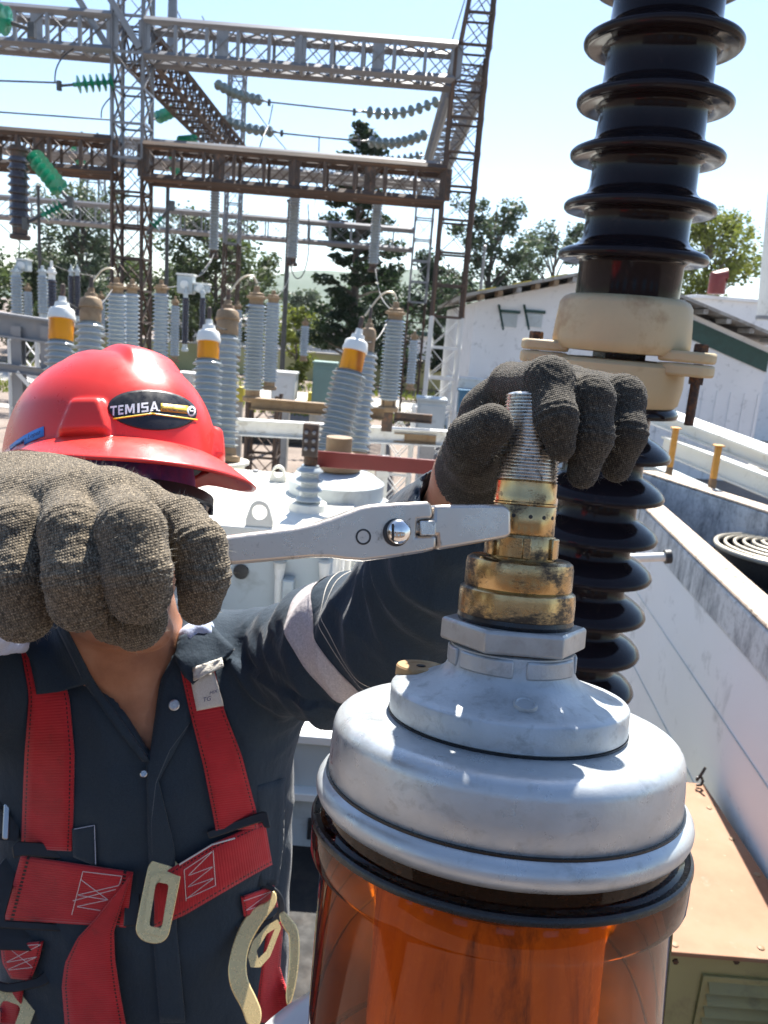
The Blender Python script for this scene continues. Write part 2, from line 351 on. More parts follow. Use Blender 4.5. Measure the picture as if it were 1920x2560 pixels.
gr_ = lz('gripped_collar', [(.012, .1692), (.0196, .1692), (.0201, .1702), (.0201, .1874), (.0193, .1886), (.012, .1886)], 'brass', 64, smooth=40)
for a0 in (-150, -118, -88, -62, -38, -15): MB().lathe([(0, -.0006), (.0011, -.0004), (.0013, .0002), (0, .0003)], axis_frame(bl(.0201 * math.cos(rad(a0)), .0201 * math.sin(rad(a0)), .1815), BF[:3, :3] @ np.array([math.cos(rad(a0)), math.sin(rad(a0)), 0]), (0, .2, 1)), 10).build('punch_mark', 'black_hole', gr_, 30)
lz('stud_shank', [(.012, .1882), (.0203, .1886), (.0203, .1896), (.0197, .1902), (.0197, .1938), (.0193, .1950), (.0193, .2028), (.0186, .2036), (.012, .2036)], 'clean_brass', 64, smooth=40)
th = [(.010, .2030)]; zz = .2036; k = 0
while zz < .2570:
    R_ = .0193 - .0011 * (zz - .2036) / .047; th += [(R_ - .0011, zz), (R_, zz + .0008), (R_, zz + .0012), (R_ - .0011, zz + .0020)]; zz += .0021
th += [(.0165, .2585), (.0150, .2590), (.0068, .2590), (.0060, .2570), (0, .2570)]
lz('threaded_stud', th, 'thread_steel', 80, smooth=20)

# ================================================================== wrench
w0, w1 = P(560, 1378, .430), P(1275, 1302, .482); WD = unit(w1 - w0); WN = unit(np.cross(WD, UP));
if np.dot(WN, FW) > 0: WN = -WN                      # towards the viewer
def W(u, v, off=0.0):
    r = ray(u, v); t = np.dot(w0 + WN * off - CAM, WN) / np.dot(r, WN); return CAM + r * t
wr = thing('wrench', 'steel hinged wrench with long handle gripped by the gloved fist', 'wrench', W(900, 1340))
hd = [(60, 1404), (200, 1387), (420, 1358), (555, 1342), (640, 1331), (720, 1322), (790, 1308), (850, 1288), (900, 1268), (930, 1261), (1000, 1257), (1070, 1253), (1080, 1258), (1084, 1285), (1082, 1298), (1046, 1301), (1042, 1340), (1090, 1337), (1093, 1345), (1092, 1374), (1060, 1382), (980, 1395), (910, 1404), (865, 1401), (825, 1395), (780, 1395), (700, 1402), (560, 1414), (420, 1428), (200, 1452), (60, 1468)]
MB().prism([W(*p, .005) for p in hd], -WN * .013).build('handle', 'wrench_steel', wr, 30, .0036)
jw = [(1012, 1303), (1046, 1302), (1084, 1297), (1084, 1263), (1140, 1261), (1200, 1260), (1258, 1261), (1272, 1266), (1279, 1280), (1280, 1330), (1277, 1342), (1262, 1347), (1200, 1358), (1140, 1369), (1094, 1376), (1092, 1340), (1046, 1337), (1012, 1336)]
MB().prism([W(*p, .0036) for p in jw], -WN * .0125).build('jaw', 'wrench_steel', wr, 30, .0022)
def wf(u, v, off): return axis_frame(W(u, v, off), WN, (0, 0, 1))
s_ = .000215
bo = MB().lathe([(36 * s_, 0), (37 * s_, .0004), (37 * s_, .0012), (30 * s_, .0016)], wf(990, 1331, .0046), 36).build('bolt_recess', 'blackened_steel', wr, 30)
pv = MB().lathe([(34 * s_, 0), (34 * s_, .0022), (31 * s_, .0042), (24 * s_, .0056), (12 * s_, .0064), (0, .0066)], wf(994, 1329, .0048), 40).build('pivot_bolt', 'polished_steel', wr, 50)
MB().box(W(982, 1330, .0108), (.0009, .0092, .0016), axis_frame((0, 0, 0), WN, (0, 0, 1))).build('screw_slot', 'black_hole', pv, 0)
MB().lathe([(21 * s_, 0), (21 * s_, .0006), (16.5 * s_, .0007), (16 * s_, .0002), (0, .0002)], wf(908, 1342, .0047), 30).build('handle_hole', 'blackened_steel', wr, 30)  # darkness of the open hole put into a dark disc on the handle
MB().box(W(1062, 1320, .0015), (.0095, .0085, .011), axis_frame((0, 0, 0), WN, UP)).build('slot_block', 'thread_steel', wr, 30, .0006)

# ================================================================== dark porcelain post behind the bushing
DX, DY = P(1581, 641, 1.5)[:2]
def dz(u, v): return PY(u, v, DY)[2]
db = thing('porcelain_bushing', 'tall dark brown ribbed porcelain bushing with a bolted tan metal joint', 'bushing', (DX, DY, 2.9))
def df(z=0, a=0): return np.array(Matrix.Translation((DX, DY, z)) @ Matrix.Rotation(rad(a), 4, 'Z'))
zs = [dz(*p) for p in ((1664, 108), (1642, 258), (1622, 390), (1600, 520), (1581, 641))]
sp = zs[0] - zs[1]; zs = [zs[0] + sp * 1.06 * 2, zs[0] + sp * 1.03] + zs; ztop = zs[0] + sp
RS, RC = .1375, .0955
prof = [(.03, ztop)]
for q in zs: prof += [(RC - .001, q + .058), (RC, q + .030), (RC + .004, q + .022), (RC + .016, q + .013), (RS - .012, q + .0085), (RS - .004, q + .0045), (RS - .0006, q + .0005), (RS, q - .0035), (RS - .0012, q - .0080), (RS - .0045, q - .0115), (RS - .011, q - .0130), (RC + .010, q - .0095), (RC + .002, q - .014), (RC, q - .018)]
zc = dz(1568, 748); prof += [(RC, zc), (.03, zc)]
MB().lathe(prof, df(), 96).build('upper_porcelain', 'brown_porcelain', db, 45)
zj = dz(1560, 893)                                     # joint between the two castings
UC = [(.085, zc + .004), (.105, zc + .003), (.116, zc - .002), (.1225, zc - .012), (.1265, zc - .05), (.1285, zc - .078), (.1275, zc - .089), (.120, zc - .098), (.085, zc - .100)]
uc = MB().lathe(UC, df(), 80).build('upper_casting', 'weathered_cast', db, 40)
zb = zj - .09
LC = [(.085, zj - .004), (.118, zj - .005), (.126, zj - .012), (.1265, zj - .05), (.122, zj - .082), (.110, zj - .094), (.08, zj - .096)]
lc = MB().lathe(LC, df(), 80).build('lower_casting', 'weathered_cast', db, 40)
for a in (176, -44, 70):
    e = [(.100, -.043), (.140, -.038), (.178, -.026), (.186, -.012), (.187, .010), (.180, .024), (.140, .036), (.100, .043)]
    for nm, z0, z1, pr in (('upper_lug', zj + .001, zj + .021, uc), ('lower_lug', zj - .023, zj - .001, lc)):
        F = df(0, a); MB().prism([(F @ np.array([x, y, z0, 1]))[:3] for x, y in e], (0, 0, z1 - z0)).build(nm, 'weathered_cast', pr, 30, .005)
    for zz_, h in ((zj + .0205, .013), (zj - .036, .013)):
        MB().lathe([(.0135, 0), (.0135, h), (.012, h + .002), (0, h + .002)], df(zz_, a) @ np.array(Matrix.Translation((.160, 0, 0))), 6).build('bolt_head', 'rusty_bolt', db, 20)
    MB().lathe([(.0085, -.11), (.0085, 0)], df(zj, a) @ np.array(Matrix.Translation((.160, 0, 0))), 12).build('bolt_shank', 'rusty_bolt', db, 30)
MB().box((DX, DY, zj - .003), (.075, .10, .024)).build('joint_spacer', 'rubber', db, 0)
lz_ = [dz(*p) for p in ((1667, 1140), (1648, 1238), (1630, 1339), (1612, 1432), (1596, 1528), (1580, 1620), (1563, 1713))]
st = lz_[5] - lz_[6]; lz_ = [lz_[0] + st] + lz_ + [lz_[-1] - st * k for k in range(1, 5)]
prof = [(.03, zj - .09), (.078, zj - .09)]
for q in lz_: prof += [(.078, q + .038), (.082, q + .033), (.096, q + .026), (.114, q + .014), (.1235, q + .004), (.1265, q - .003), (.1245, q - .0085), (.116, q - .010), (.086, q - .008), (.078, q - .014)]
prof += [(.078, lz_[-1] - .08), (.03, lz_[-1] - .08)]
MB().lathe(prof, df(), 96).build('lower_porcelain', 'brown_porcelain', db, 45)
MB().lathe([(.16, 2.9), (.16, 2.93), (.10, 2.95), (.085, lz_[-1] - .05)], df(), 48).build('base_flange', 'weathered_cast', db, 40)

# ================================================================== person: materials
def skin_mat():
    m, nt, b, co = newmat('skin')
    c = ramp(nt, noise_out(nt, co, 22, 8, .6), [(.25, (.27, .105, .055)), (.5, (.40, .18, .10)), (.75, (.50, .25, .15))]); nt.links.new(c, b.inputs['Base Color'])
    b.inputs['Roughness'].default_value = .48; b.inputs['Subsurface Weight'].default_value = .12; b.inputs['Subsurface Radius'].default_value = (.008, .003, .0015)
    bump(nt, b, noise_out(nt, co, 300, 8, .7), .5, .0012)
skin_mat()
def cloth_mat(name, a, b_, sc=900, bs=.35, rough=.85):
    m, nt, b, co = newmat(name)
    c = ramp(nt, noise_out(nt, co, 5, 6, .6), [(.3, a), (.72, b_)])
    fine = noise_out(nt, co, sc, 3, .7); c = mixc(nt, ramp(nt, fine, [(.35, .0), (.65, .35)]), c, tuple(min(1, x * 1.7 + .01) for x in b_)); nt.links.new(c, b.inputs['Base Color'])
    b.inputs['Roughness'].default_value = rough; b.inputs['Specular IOR Level'].default_value = .25; b.inputs['Sheen Weight'].default_value = .14; b.inputs['Sheen Roughness'].default_value = .35
    n1 = bump(nt, b, noise_out(nt, co, 24, 6, .6, (1, 1, .5)), .6, .008); bump(nt, b, fine, bs, .0008, n1)
cloth_mat('navy_drill', (.016, .028, .042), (.028, .043, .060)); cloth_mat('blue_towel', (.30, .38, .62), (.55, .60, .75)); cloth_mat('reflective_tape', (.40, .36, .36), (.55, .51, .50), 500, .2, .5)
cloth_mat('white_label', (.55, .50, .42), (.68, .64, .56)); cloth_mat('boot_leather', (.03, .02, .015), (.05, .035, .02))
def glove_mat(name, k1, k2, k3, kd):
    m, nt, b, co = newmat(name)
    mp = nt.nodes.new('ShaderNodeMapping'); mp.inputs['Rotation'].default_value = (.2, .35, .1); nt.links.new(co, mp.inputs[0]); k = mp.outputs[0]
    vo = nd(nt, 'ShaderNodeTexVoronoi', Scale=1050.0, Randomness=.75); m2 = nt.nodes.new('ShaderNodeMapping'); m2.inputs['Scale'].default_value = (1.15, 1.15, .62); nt.links.new(k, m2.inputs[0]); nt.links.new(m2.outputs[0], vo.inputs['Vector'])
    fine = noise_out(nt, k, 1900, 4, .75); blot = noise_out(nt, k, 300, 4, .75, (2.2, 2.2, .55)); big = noise_out(nt, k, 30, 4, .6)
    c = ramp(nt, blot, [(.38, k1), (.50, k2), (.64, k3)])
    c = mixc(nt, ramp(nt, big, [(.40, 0.0), (.66, .55)]), c, kd)
    c = mixc(nt, ramp(nt, fine, [(.48, 0.0), (.66, .5)]), c, tuple(min(1, x * 1.25) for x in k3))
    c = mixc(nt, ramp(nt, vo.outputs['Distance'], [(.35, 0.0), (.75, .65)]), c, (.02, .018, .016)); nt.links.new(c, b.inputs['Base Color'])
    b.inputs['Roughness'].default_value = .9; b.inputs['Specular IOR Level'].default_value = .15; b.inputs['Sheen Weight'].default_value = .12; b.inputs['Sheen Roughness'].default_value = .4
    n1 = bump(nt, b, noise_out(nt, k, 90, 4, .6), .35, .0018)
    wz = nd(nt, 'ShaderNodeTexWave', Scale=235.0, Distortion=1.6, Detail=1.0); wz.bands_direction = 'Z'; wx = nd(nt, 'ShaderNodeTexWave', Scale=285.0, Distortion=1.6, Detail=1.0); wx.bands_direction = 'X'
    for w_ in (wz, wx): nt.links.new(k, w_.inputs['Vector'])
    kn = nd(nt, 'ShaderNodeMath', operation='MULTIPLY'); nt.links.new(wz.outputs[1], kn.inputs[0]); nt.links.new(wx.outputs[1], kn.inputs[1])
    c = mixc(nt, ramp(nt, kn.outputs[0], [(.05, .50), (.45, 0.0)]), c, tuple(x * .45 for x in k1)); nt.links.new(c, b.inputs['Base Color'])
    inv = nd(nt, 'ShaderNodeMath', operation='SUBTRACT'); inv.inputs[0].default_value = 1.0; nt.links.new(vo.outputs['Distance'], inv.inputs[1])
    n2 = bump(nt, b, kn.outputs[0], .55, .0010, n1); bump(nt, b, fine, .3, .0005, n2)
glove_mat('tan_knit', (.068, .055, .039), (.215, .175, .122), (.46, .375, .265), (.165, .136, .098)); glove_mat('dark_knit', (.035, .031, .025), (.085, .074, .058), (.20, .172, .130), (.050, .046, .040))
pm('glove_fibre', (.34, .31, .25), .8, 0, .2, 60)
def web_mat():
    m, nt, b, co = newmat('red_webbing'); uv = nt.nodes.new('ShaderNodeUVMap').outputs[0]
    sx = nt.nodes.new('ShaderNodeSeparateXYZ'); nt.links.new(uv, sx.inputs[0])
    w = nd(nt, 'ShaderNodeTexWave', Scale=95.0, Distortion=.6, Detail=2.0); w.bands_direction = 'Y'; nt.links.new(uv, w.inputs[0])
    col = ramp(nt, noise_out(nt, co, 18, 6, .6), [(.3, (.40, .010, .016)), (.7, (.58, .020, .030))])
    col = mixc(nt, ramp(nt, noise_out(nt, co, 40, 8, .7), [(.60, 0.0), (.75, .5)]), col, (.12, .02, .02))
    def math(op, a, c, d=None):
        n = nt.nodes.new('ShaderNodeMath'); n.operation = op
        for i, s in enumerate((a, c, d)):
            if s is None: continue
            if isinstance(s, (int, float)): n.inputs[i].default_value = s
            else: nt.links.new(s, n.inputs[i])
        return n.outputs[0]
    near = math('LESS_THAN', math('ABSOLUTE', math('SUBTRACT', math('ABSOLUTE', math('SUBTRACT', sx.outputs[0], .5), 0), .43), 0), .014)
    dash = math('LESS_THAN', math('FRACT', math('MULTIPLY', sx.outputs[1], 190.0), 0), .62)
    col = mixc(nt, math('MULTIPLY', near, dash), col, (.02, .005, .006)); nt.links.new(col, b.inputs['Base Color'])
    b.inputs['Roughness'].default_value = .62; b.inputs['Sheen Weight'].default_value = .2; b.inputs['Specular IOR Level'].default_value = .3
    n1 = bump(nt, b, w.outputs[1], .5, .0008); bump(nt, b, noise_out(nt, co, 900, 3), .2, .0004, n1)
web_mat()
pm('black_plastic', (.014, .014, .015), .42, 0, .25, 40, bs=.1, bscale=400); pm('white_thread', (.75, .70, .66), .8); pm('zinc_gold', (.86, .64, .30), .27, .45, .05, 30, rvar=.04)
pm('grey_seam', (.10, .12, .14), .8); pm('snap_metal', (.5, .5, .5), .3, 1)
def hat_mat():
    m, nt, b, co = newmat('red_plastic')
    c = ramp(nt, noise_out(nt, co, 6, 5), [(.3, (.70, .030, .022)), (.7, (.78, .044, .032))])
    c = mixc(nt, ramp(nt, noise_out(nt, co, 55, 9, .8, None, 1.2), [(.60, 0.0), (.72, .30)]), c, (.62, .22, .19)); nt.links.new(c, b.inputs['Base Color'])
    nt.links.new(ramp(nt, noise_out(nt, co, 30, 8, .7), [(.3, .24), (.7, .40)]), b.inputs['Roughness'])
    b.inputs['Subsurface Weight'].default_value = .15; b.inputs['Subsurface Radius'].default_value = (.02, .004, .003)
    bump(nt, b, noise_out(nt, co, 300, 6), .05, .0006)
hat_mat()
pm('sticker_black', (.016, .017, .020), .34, 0, .3, 30, bs=.25, bscale=520, bdist=.0004); pm('sticker_white', (.78, .78, .78), .4); pm('sticker_yellow', (.72, .48, .03), .4); pm('blue_tape', (.06, .26, .66), .5, 0, .12, 30); pm('ink', (.02, .03, .12), .6)
pm('hat_liner', (.02, .016, .016), .7)
def band_mat():
    m, nt, b, co = newmat('bandana_cloth'); z = nt.nodes.new('ShaderNodeSeparateXYZ'); nt.links.new(co, z.inputs[0])
    c = ramp(nt, noise_out(nt, co, 16, 5, .6, None, .5), [(.40, (.10, .09, .30)), (.55, (.30, .10, .36)), (.68, (.60, .07, .20))]); nt.links.new(c, b.inputs['Base Color']); b.inputs['Roughness'].default_value = .85
    bump(nt, b, noise_out(nt, co, 700, 3), .3, .0006)
band_mat()
def clear_mat(name, tint):
    m, nt, b, co = newmat(name); out = nt.nodes['Material Output']; tr = nt.nodes.new('ShaderNodeBsdfTransparent'); tr.inputs[0].default_value = c4(tint)
    gl = nd(nt, 'ShaderNodeBsdfGlossy', Roughness=.03); fr = nd(nt, 'ShaderNodeFresnel', IOR=1.45); mx = nt.nodes.new('ShaderNodeMixShader')
    nt.links.new(fr.outputs[0], mx.inputs[0]); nt.links.new(tr.outputs[0], mx.inputs[1]); nt.links.new(gl.outputs[0], mx.inputs[2]); nt.links.new(mx.outputs[0], out.inputs[0])
clear_mat('clear_lens', (.80, .81, .83))

# ================================================================== person: skeleton
TC = -FW
HU = unit(-.005 * RT + .95 * UP - .17 * TC); HF = unit(.72 * RT - .10 * UP + .68 * TC); HF = unit(HF - HU * np.dot(HF, HU)); HS = np.cross(HU, HF)
HB = P(278, 1160, .905); HAX = np.array([HF, HS, HU])
def hp(x, y, z): return HB + HF * x + HS * y + HU * z
NB = np.array([-.292, .925, 4.13])
SL, EL, WL = np.array([-.125, .955, 4.165]), P(1020, 1548, .83), P(1192, 1192, .635)
SR, ER, WR_ = np.array([-.425, .95, 4.13]), np.array([-.50, .74, 4.18]), P(-15, 1335, .525)
CH, HI = np.array([-.290, .945, 4.04]), np.array([-.275, .945, 3.55])
FEET = 2.86
person = thing('person', 'worker in navy overalls, red hard hat and grey knit gloves, turning a wrench', 'person', (-.24, .95, FEET))
def px(X):
    q = X - CAM.astype(np.float32); d = q @ FW.astype(np.float32); d = np.where(np.abs(d) < 1e-3, 1e-3, d)
    return 960 + FPX * (q @ RT.astype(np.float32)) / d, 1280 - FPX * (q @ UP.astype(np.float32)) / d, d
def body_f(X):
    d = ell(X, hp(-.008, 0, -.015), HAX, (.098, .079, .112))
    d = smin(d, ell(X, hp(.026, 0, -.108), HAX, (.070, .064, .098)), .02)
    d = smin(d, ell(X, hp(.080, 0, -.188), HAX, (.028, .034, .024)), .025)
    d = smin(d, cap(X, hp(.094, 0, -.055), hp(.117, 0, -.100), .008, .015), .010)
    for s in (-1, 1):
        d = smin(d, cap(X, hp(.112, s * .012, -.104), hp(.108, s * .016, -.104), .009, .008), .006)
        d = smin(d, cap(X, hp(.096, s * .012, -.044), hp(.080, s * .050, -.042), .009, .008), .012)
        d = smin(d, ell(X, hp(.070, s * .040, -.095), HAX, (.024, .020, .022)), .02)
        d = np.maximum(d, -ell(X, hp(.101, s * .031, -.062), HAX, (.016, .017, .011)))
        d = smin(d, ell(X, hp(-.008, s * .080, -.072), HAX, (.026, .009, .033)), .006)
    d = smin(d, ell(X, hp(.093, 0, -.138), HAX, (.015, .027, .0075)), .005); d = smin(d, ell(X, hp(.091, 0, -.151), HAX, (.015, .023, .008)), .004)
    d = smin(d, cap(X, hp(-.012, 0, -.10), NB, .066, .070), .03)
    d = smin(d, cap(X, NB, CH, .065, .12, ((0, 1, 0), 1.25)), .05)
    d = smin(d, cap(X, CH, HI, .165, .155, ((0, 1, 0), 1.55)), .05)
    d = smin(d, cap(X, SR, SL, .045, .045), .05)
    for s, e, w in ((SL, EL, WL), (SR, ER, WR_)):
        d = smin(d, chain(X, [s, e, w, w + unit(w - e) * .035], [.05, .042, .031, .026], .02), .03)
    for x in (-.325, -.145): d = smin(d, chain(X, [(x, .95, 3.52), (x, .93, 3.22), (x, .95, FEET + .08), (x, .87, FEET + .045)], [.075, .055, .04, .03], .02), .04)
    return d
bd_o, bV, bF = field_obj('body', body_f, (-.66, .40, FEET + .0), (.20, 1.12, 4.60), .0055, 'skin', person, 2)
# the head again, finer, as the part of the same skin that the camera sees up close
for s in (-1, 1): MB().lathe([(.0115 * math.sin(rad(t)), -.0115 * math.cos(rad(t))) for t in range(0, 181, 20)], axis_frame(hp(.088, s * .031, -.062), HU, HF), 20).build('eye', 'sticker_white', bd_o, 180)

def fold(V, seed, n=7, f0=18, f1=60):
    r = np.random.default_rng(seed); s = np.zeros(len(V))
    for _ in range(n):
        k = r.normal(size=3); k = k / np.linalg.norm(k) * r.uniform(f0, f1); w = r.normal(size=3) * 9; s += np.sin(V @ k + 1.5 * np.sin(V @ w + r.uniform(0, 6)) + r.uniform(0, 6)) / n
    return s
VL = [((383, 1893), (133, 1545)), ((383, 1893), (446, 1585))]
def overall_f(X):
    d = cap(X, CH, HI, .200, .192, ((0, 1, 0), 1.60))
    d = smin(d, cap(X, SR + (.02, 0, -.02), SL + (-.02, 0, -.02), .066, .066), .07)
    d = smin(d, cap(X, NB + (-.01, .02, -.01), CH, .075, .13, ((0, 1, 0), 1.2)), .06)
    d = smin(d, chain(X, [SL, SL * .45 + EL * .55 + np.array([0, 0, -.008]), EL + (0, 0, -.004), EL * .45 + WL * .55, WL - unit(WL - EL) * .052], [.070, .075, .072, .058, .045], .03), .035)
    d = smin(d, chain(X, [SR, ER, WR_ - unit(WR_ - ER) * .03], [.070, .068, .046], .03), .035)
    for x in (-.325, -.145): d = smin(d, chain(X, [(x, .95, 3.50), (x, .93, 3.2), (x, .95, FEET + .10)], [.098, .085, .075], .02), .05)
    u, v, dd = px(X)
    a = [((q[1] - p[1]) * (u - p[0]) - (q[0] - p[0]) * (v - p[1])) / math.hypot(q[0] - p[0], q[1] - p[1]) for p, q in VL]
    cut = np.maximum(np.maximum(a[0], -a[1]), 0 * v + (1540 - v)) * .00046      # V of the open neck
    cut = np.maximum(cut, X[..., 1] - .955)
    d = np.maximum(d, -cut)
    w = unit(WL - EL); d = np.maximum(d, -cap(X, WL - w * .080, WL + w * .05, .0375, .0375))       # hollow cuff
    return d
UAX = unit(EL - SL); UAL = np.linalg.norm(EL - SL); FAX = unit(WL - EL)
def overall_d(V, N):
    t = (V - SL) @ UAX / UAL; R = V - SL - np.outer(t * UAL, UAX); dist = np.linalg.norm(R, axis=1)
    arm = (1 / (1 + np.exp(-(t - .02) * 14))) * (dist < .12) * (V[:, 0] > -.2)
    am = .5 + .5 * np.clip(fold(V, 31, 6, 14, 40) * 2.2, -1, 1)
    ph = 26 * t + 4.5 * (R @ UP) / .07 + 5.5 * fold(V, 3, 6, 8, 30); ph2 = 15 * t - 3.2 * (R @ UP) / .07 + 7 * fold(V, 5, 6, 6, 26)
    d = arm * (.0105 * am * (.55 - np.sqrt(np.sin(ph) ** 2 + .05)) * np.exp(-((t - .16) / .36) ** 2) + .0085 * (1 - am * .6) * (.5 - np.sqrt(np.sin(ph2) ** 2 + .05)) * (t > .15))
    fa = ((V - EL) @ FAX > .0) * (V[:, 0] > -.1); d = d + fa * .0030 * (.5 - np.abs(np.sin(((V - EL) @ FAX) * 42 + 6 * fold(V, 8, 6, 8, 30))))
    tor = (V[:, 0] < -.02) & (V[:, 2] < 4.2); d = d + tor * (.0075 * fold(V * [1, 1, .30], 11, 7, 22, 75) * 2.0 + .004 * (.5 - np.sqrt(np.sin(38 * V[:, 0] + 9 * V[:, 2] + 5 * fold(V, 41, 6, 6, 20)) ** 2 + .04)))
    d = d + .0016 * fold(V, 17, 8, 60, 160)
    return d
ov_o, oV, oF = field_obj('overalls', overall_f, (-.66, .40, FEET + .02), (.25, 1.14, 4.58), .0045, 'navy_drill', person, 2, overall_d)
OBV = BVHTree.FromPolygons(oV.tolist(), oF.tolist()); BBV = BVHTree.FromPolygons(bV.tolist(), bF.tolist())
def hit(u, v, bv=None, dflt=None):
    r = Vector(ray(u, v)); best = None
    for b in (bv or (OBV, BBV)):
        h = b.ray_cast(Vector(CAM), r.normalized())
        if h[0] is not None and (best is None or h[3] < best[1]): best = (np.array(h[0]), h[3])
    if best is None: return None
    return best[0]
for x in (-.325, -.145):
    b_ = MB(); b_.lathe([(.0, 0), (.05, 0), (.055, .02), (.052, .06), (.058, .12), (.05, .12)], np.array(Matrix.Translation((x, .95, FEET))), 24); b_.build('boot', 'boot_leather', person, 50)
    t_ = MB(); t_.lathe([(.0, 0), (.048, 0), (.052, .02), (.045, .055), (.025, .078), (0, .082)], np.array(Matrix.Translation((x, .87, FEET)) @ Matrix.Diagonal((.95, 1.75, 1, 1))), 24); t_.build('boot_toe', 'boot_leather', person, 50)
# reflective band round the sleeve: the sleeve cloth itself, sliced and lifted
def sliver(name, V, Fc, planes, lift, mat, parent, keep=None):
    if keep is not None:
        Fc = Fc[keep(V[Fc].mean(1))]; ids, inv = np.unique(Fc, return_inverse=True); V = V[ids]; Fc = inv.reshape(Fc.shape)
    me = np_mesh(name, V, Fc); bm = bmesh.new(); bm.from_mesh(me)
    for co, no in planes: bmesh.ops.bisect_plane(bm, geom=bm.verts[:] + bm.edges[:] + bm.faces[:], plane_co=co, plane_no=no, clear_outer=True)
    bm.normal_update(); off = np.array(person.location)
    for v in bm.verts: v.co = v.co + v.normal * lift - Vector(off)
    bm.to_mesh(me); bm.free(); return finish(name, me, mat, parent, off, 180)
bn_ = unit(UAX + .42 * UP - .1 * TC); bc = SL + UAX * UAL * .60
near_arm = lambda c: (np.linalg.norm(np.cross(c - SL, UAX), axis=1) < .115) & (c[:, 0] > -.13)
sliver('reflective_band', oV, oF, [(bc, -bn_), (bc + bn_ * .038, bn_)], .0012, 'reflective_tape', person, near_arm)
for s_ in (.0015, .0365): sliver('seam', oV, oF, [(bc + bn_ * (s_ - .0006), -bn_), (bc + bn_ * (s_ + .0006), bn_)], .002, 'white_thread' if s_ < 0 else 'reflective_tape', person, near_arm)
for s_ in (.052, .060): sliver('seam', oV, oF, [(bc + bn_ * s_ - bn_ * .0004, -bn_), (bc + bn_ * (s_ + .0004), bn_)], .0006, 'white_label', person, near_arm)

# ------------------------------------------------------------------ cloth pieces laid on the overalls
def resample(pts, n):
    p = np.array(pts, float); L = np.r_[0, np.cumsum(np.linalg.norm(np.diff(p, axis=0), axis=1))]
    t = np.linspace(0, L[-1], n); return np.stack([np.interp(t, L, p[:, i]) for i in range(p.shape[1])], 1)
def drape(name, left, right, off, mat, parent, n=26, m=6, thick=.002, smooth_it=3, lift=None, bv=None, wav=0.0):
    A, B = resample(left, n), resample(right, n); G = np.zeros((n, m, 3)); D = np.full((n, m), np.nan)
    for i in range(n):
        for j in range(m):
            q = A[i] + (B[i] - A[i]) * j / (m - 1); h = hit(q[0], q[1], bv); G[i, j, :2] = q
            if h is not None: D[i, j] = np.dot(h - CAM, FW)
    med = np.nanmedian(D); D = np.where(np.isnan(D), med, D)
    for _ in range(smooth_it):
        Q = np.pad(D, 1, mode='edge'); S = (Q[:-2, 1:-1] + Q[2:, 1:-1] + Q[1:-1, :-2] + Q[1:-1, 2:]) / 4; D = np.minimum(S, D + .002)
    D = D - off
    if lift is not None: D = D - np.interp(np.linspace(0, 1, n), np.linspace(0, 1, len(lift)), lift)[:, None]
    if wav: D = D + wav * np.sin(np.arange(n)[:, None] * 1.3 + np.arange(m)[None] * 1.9)
    V = np.array([[P(G[i, j, 0], G[i, j, 1], D[i, j]) for j in range(m)] for i in range(n)])
    o = MB().sheet(V.tolist()).build(name, mat, parent, 180, solid=thick)
    me = o.data; uvl = me.uv_layers.new(name='UVMap'); L = np.r_[0, np.cumsum(np.linalg.norm(np.diff(V[:, m // 2], axis=0), axis=1))]
    for lp in me.loops: i, j = divmod(lp.vertex_index, m); uvl.data[lp.index].uv = (j / (m - 1), L[i])
    return o, V
def threadline(name, pts, V, mat, parent, r=.0006, off=.0022, n=60):
    """sewn line on a draped piece"""
    me_f = []; a, b = V.shape[:2]; vs = V.reshape(-1, 3).tolist()
    bv = BVHTree.FromPolygons(vs, [(i * b + j, i * b + j + 1, (i + 1) * b + j + 1, (i + 1) * b + j) for i in range(a - 1) for j in range(b - 1)])
    Q = [hit(q[0], q[1], (bv,)) for q in resample(pts, n)]; Q = [q + unit(CAM - q) * off for q in Q if q is not None]
    if len(Q) > 2: return MB().tube(Q, r, 5).build(name, mat, parent, 60)
def C3(x, y): return (x / 2.074, 1500 + y / 2.074)      # overalls study grid -> frame pixels
def L3(*p): return [C3(*q) for q in p]
drape('collar', L3((70, 150), (150, 300), (178, 420), (190, 488)), L3((300, 95), (380, 290), (470, 430), (300, 478)), .010, 'navy_drill', person, 16, 8, .004)
drape('collar', L3((930, 190), (905, 300), (950, 390), (1000, 440)), L3((1085, 120), (1215, 250), (1185, 290), (1090, 350)), .012, 'navy_drill', person, 16, 10, .004, wav=.0009)
drape('collar_lining', L3((1000, 350), (1005, 420)), L3((1150, 300), (1160, 345)), .019, 'white_label', person, 8, 8, .002, wav=.002)
drape('lapel', L3((300, 140), (440, 430), (600, 660), (742, 835)), L3((335, 120), (490, 430), (650, 650), (775, 835)), .003, 'navy_drill', person, 24, 4, .004)
pl_, plV = drape('placket', L3((930, 230), (830, 420), (785, 760), (760, 860), (770, 1300), (790, 1700), (830, 2190)), L3((1000, 430), (1010, 560), (985, 640), (820, 940), (905, 1300), (915, 1700), (960, 2190)), .004, 'navy_drill', person, 40, 6, .003)
threadline('seam', L3((975, 650), (880, 780), (808, 950), (785, 1150), (790, 1320)), plV, 'grey_seam', person, .0004, .0016, 50)
for q, R_ in ((C3(903, 545), .0062), (C3(745, 900), .0042)):
    h = hit(*q); nrm = unit(CAM - h); F = axis_frame(h + nrm * .007, nrm, (0, 0, 1)); bt = MB().lathe([(R_, 0), (R_, .0012), (R_ * .8, .002), (R_ * .55, .002), (R_ * .5, .001), (R_ * .3, .001), (R_ * .25, .002), (0, .002)], F, 24).build('snap_button', 'snap_metal', person, 40)
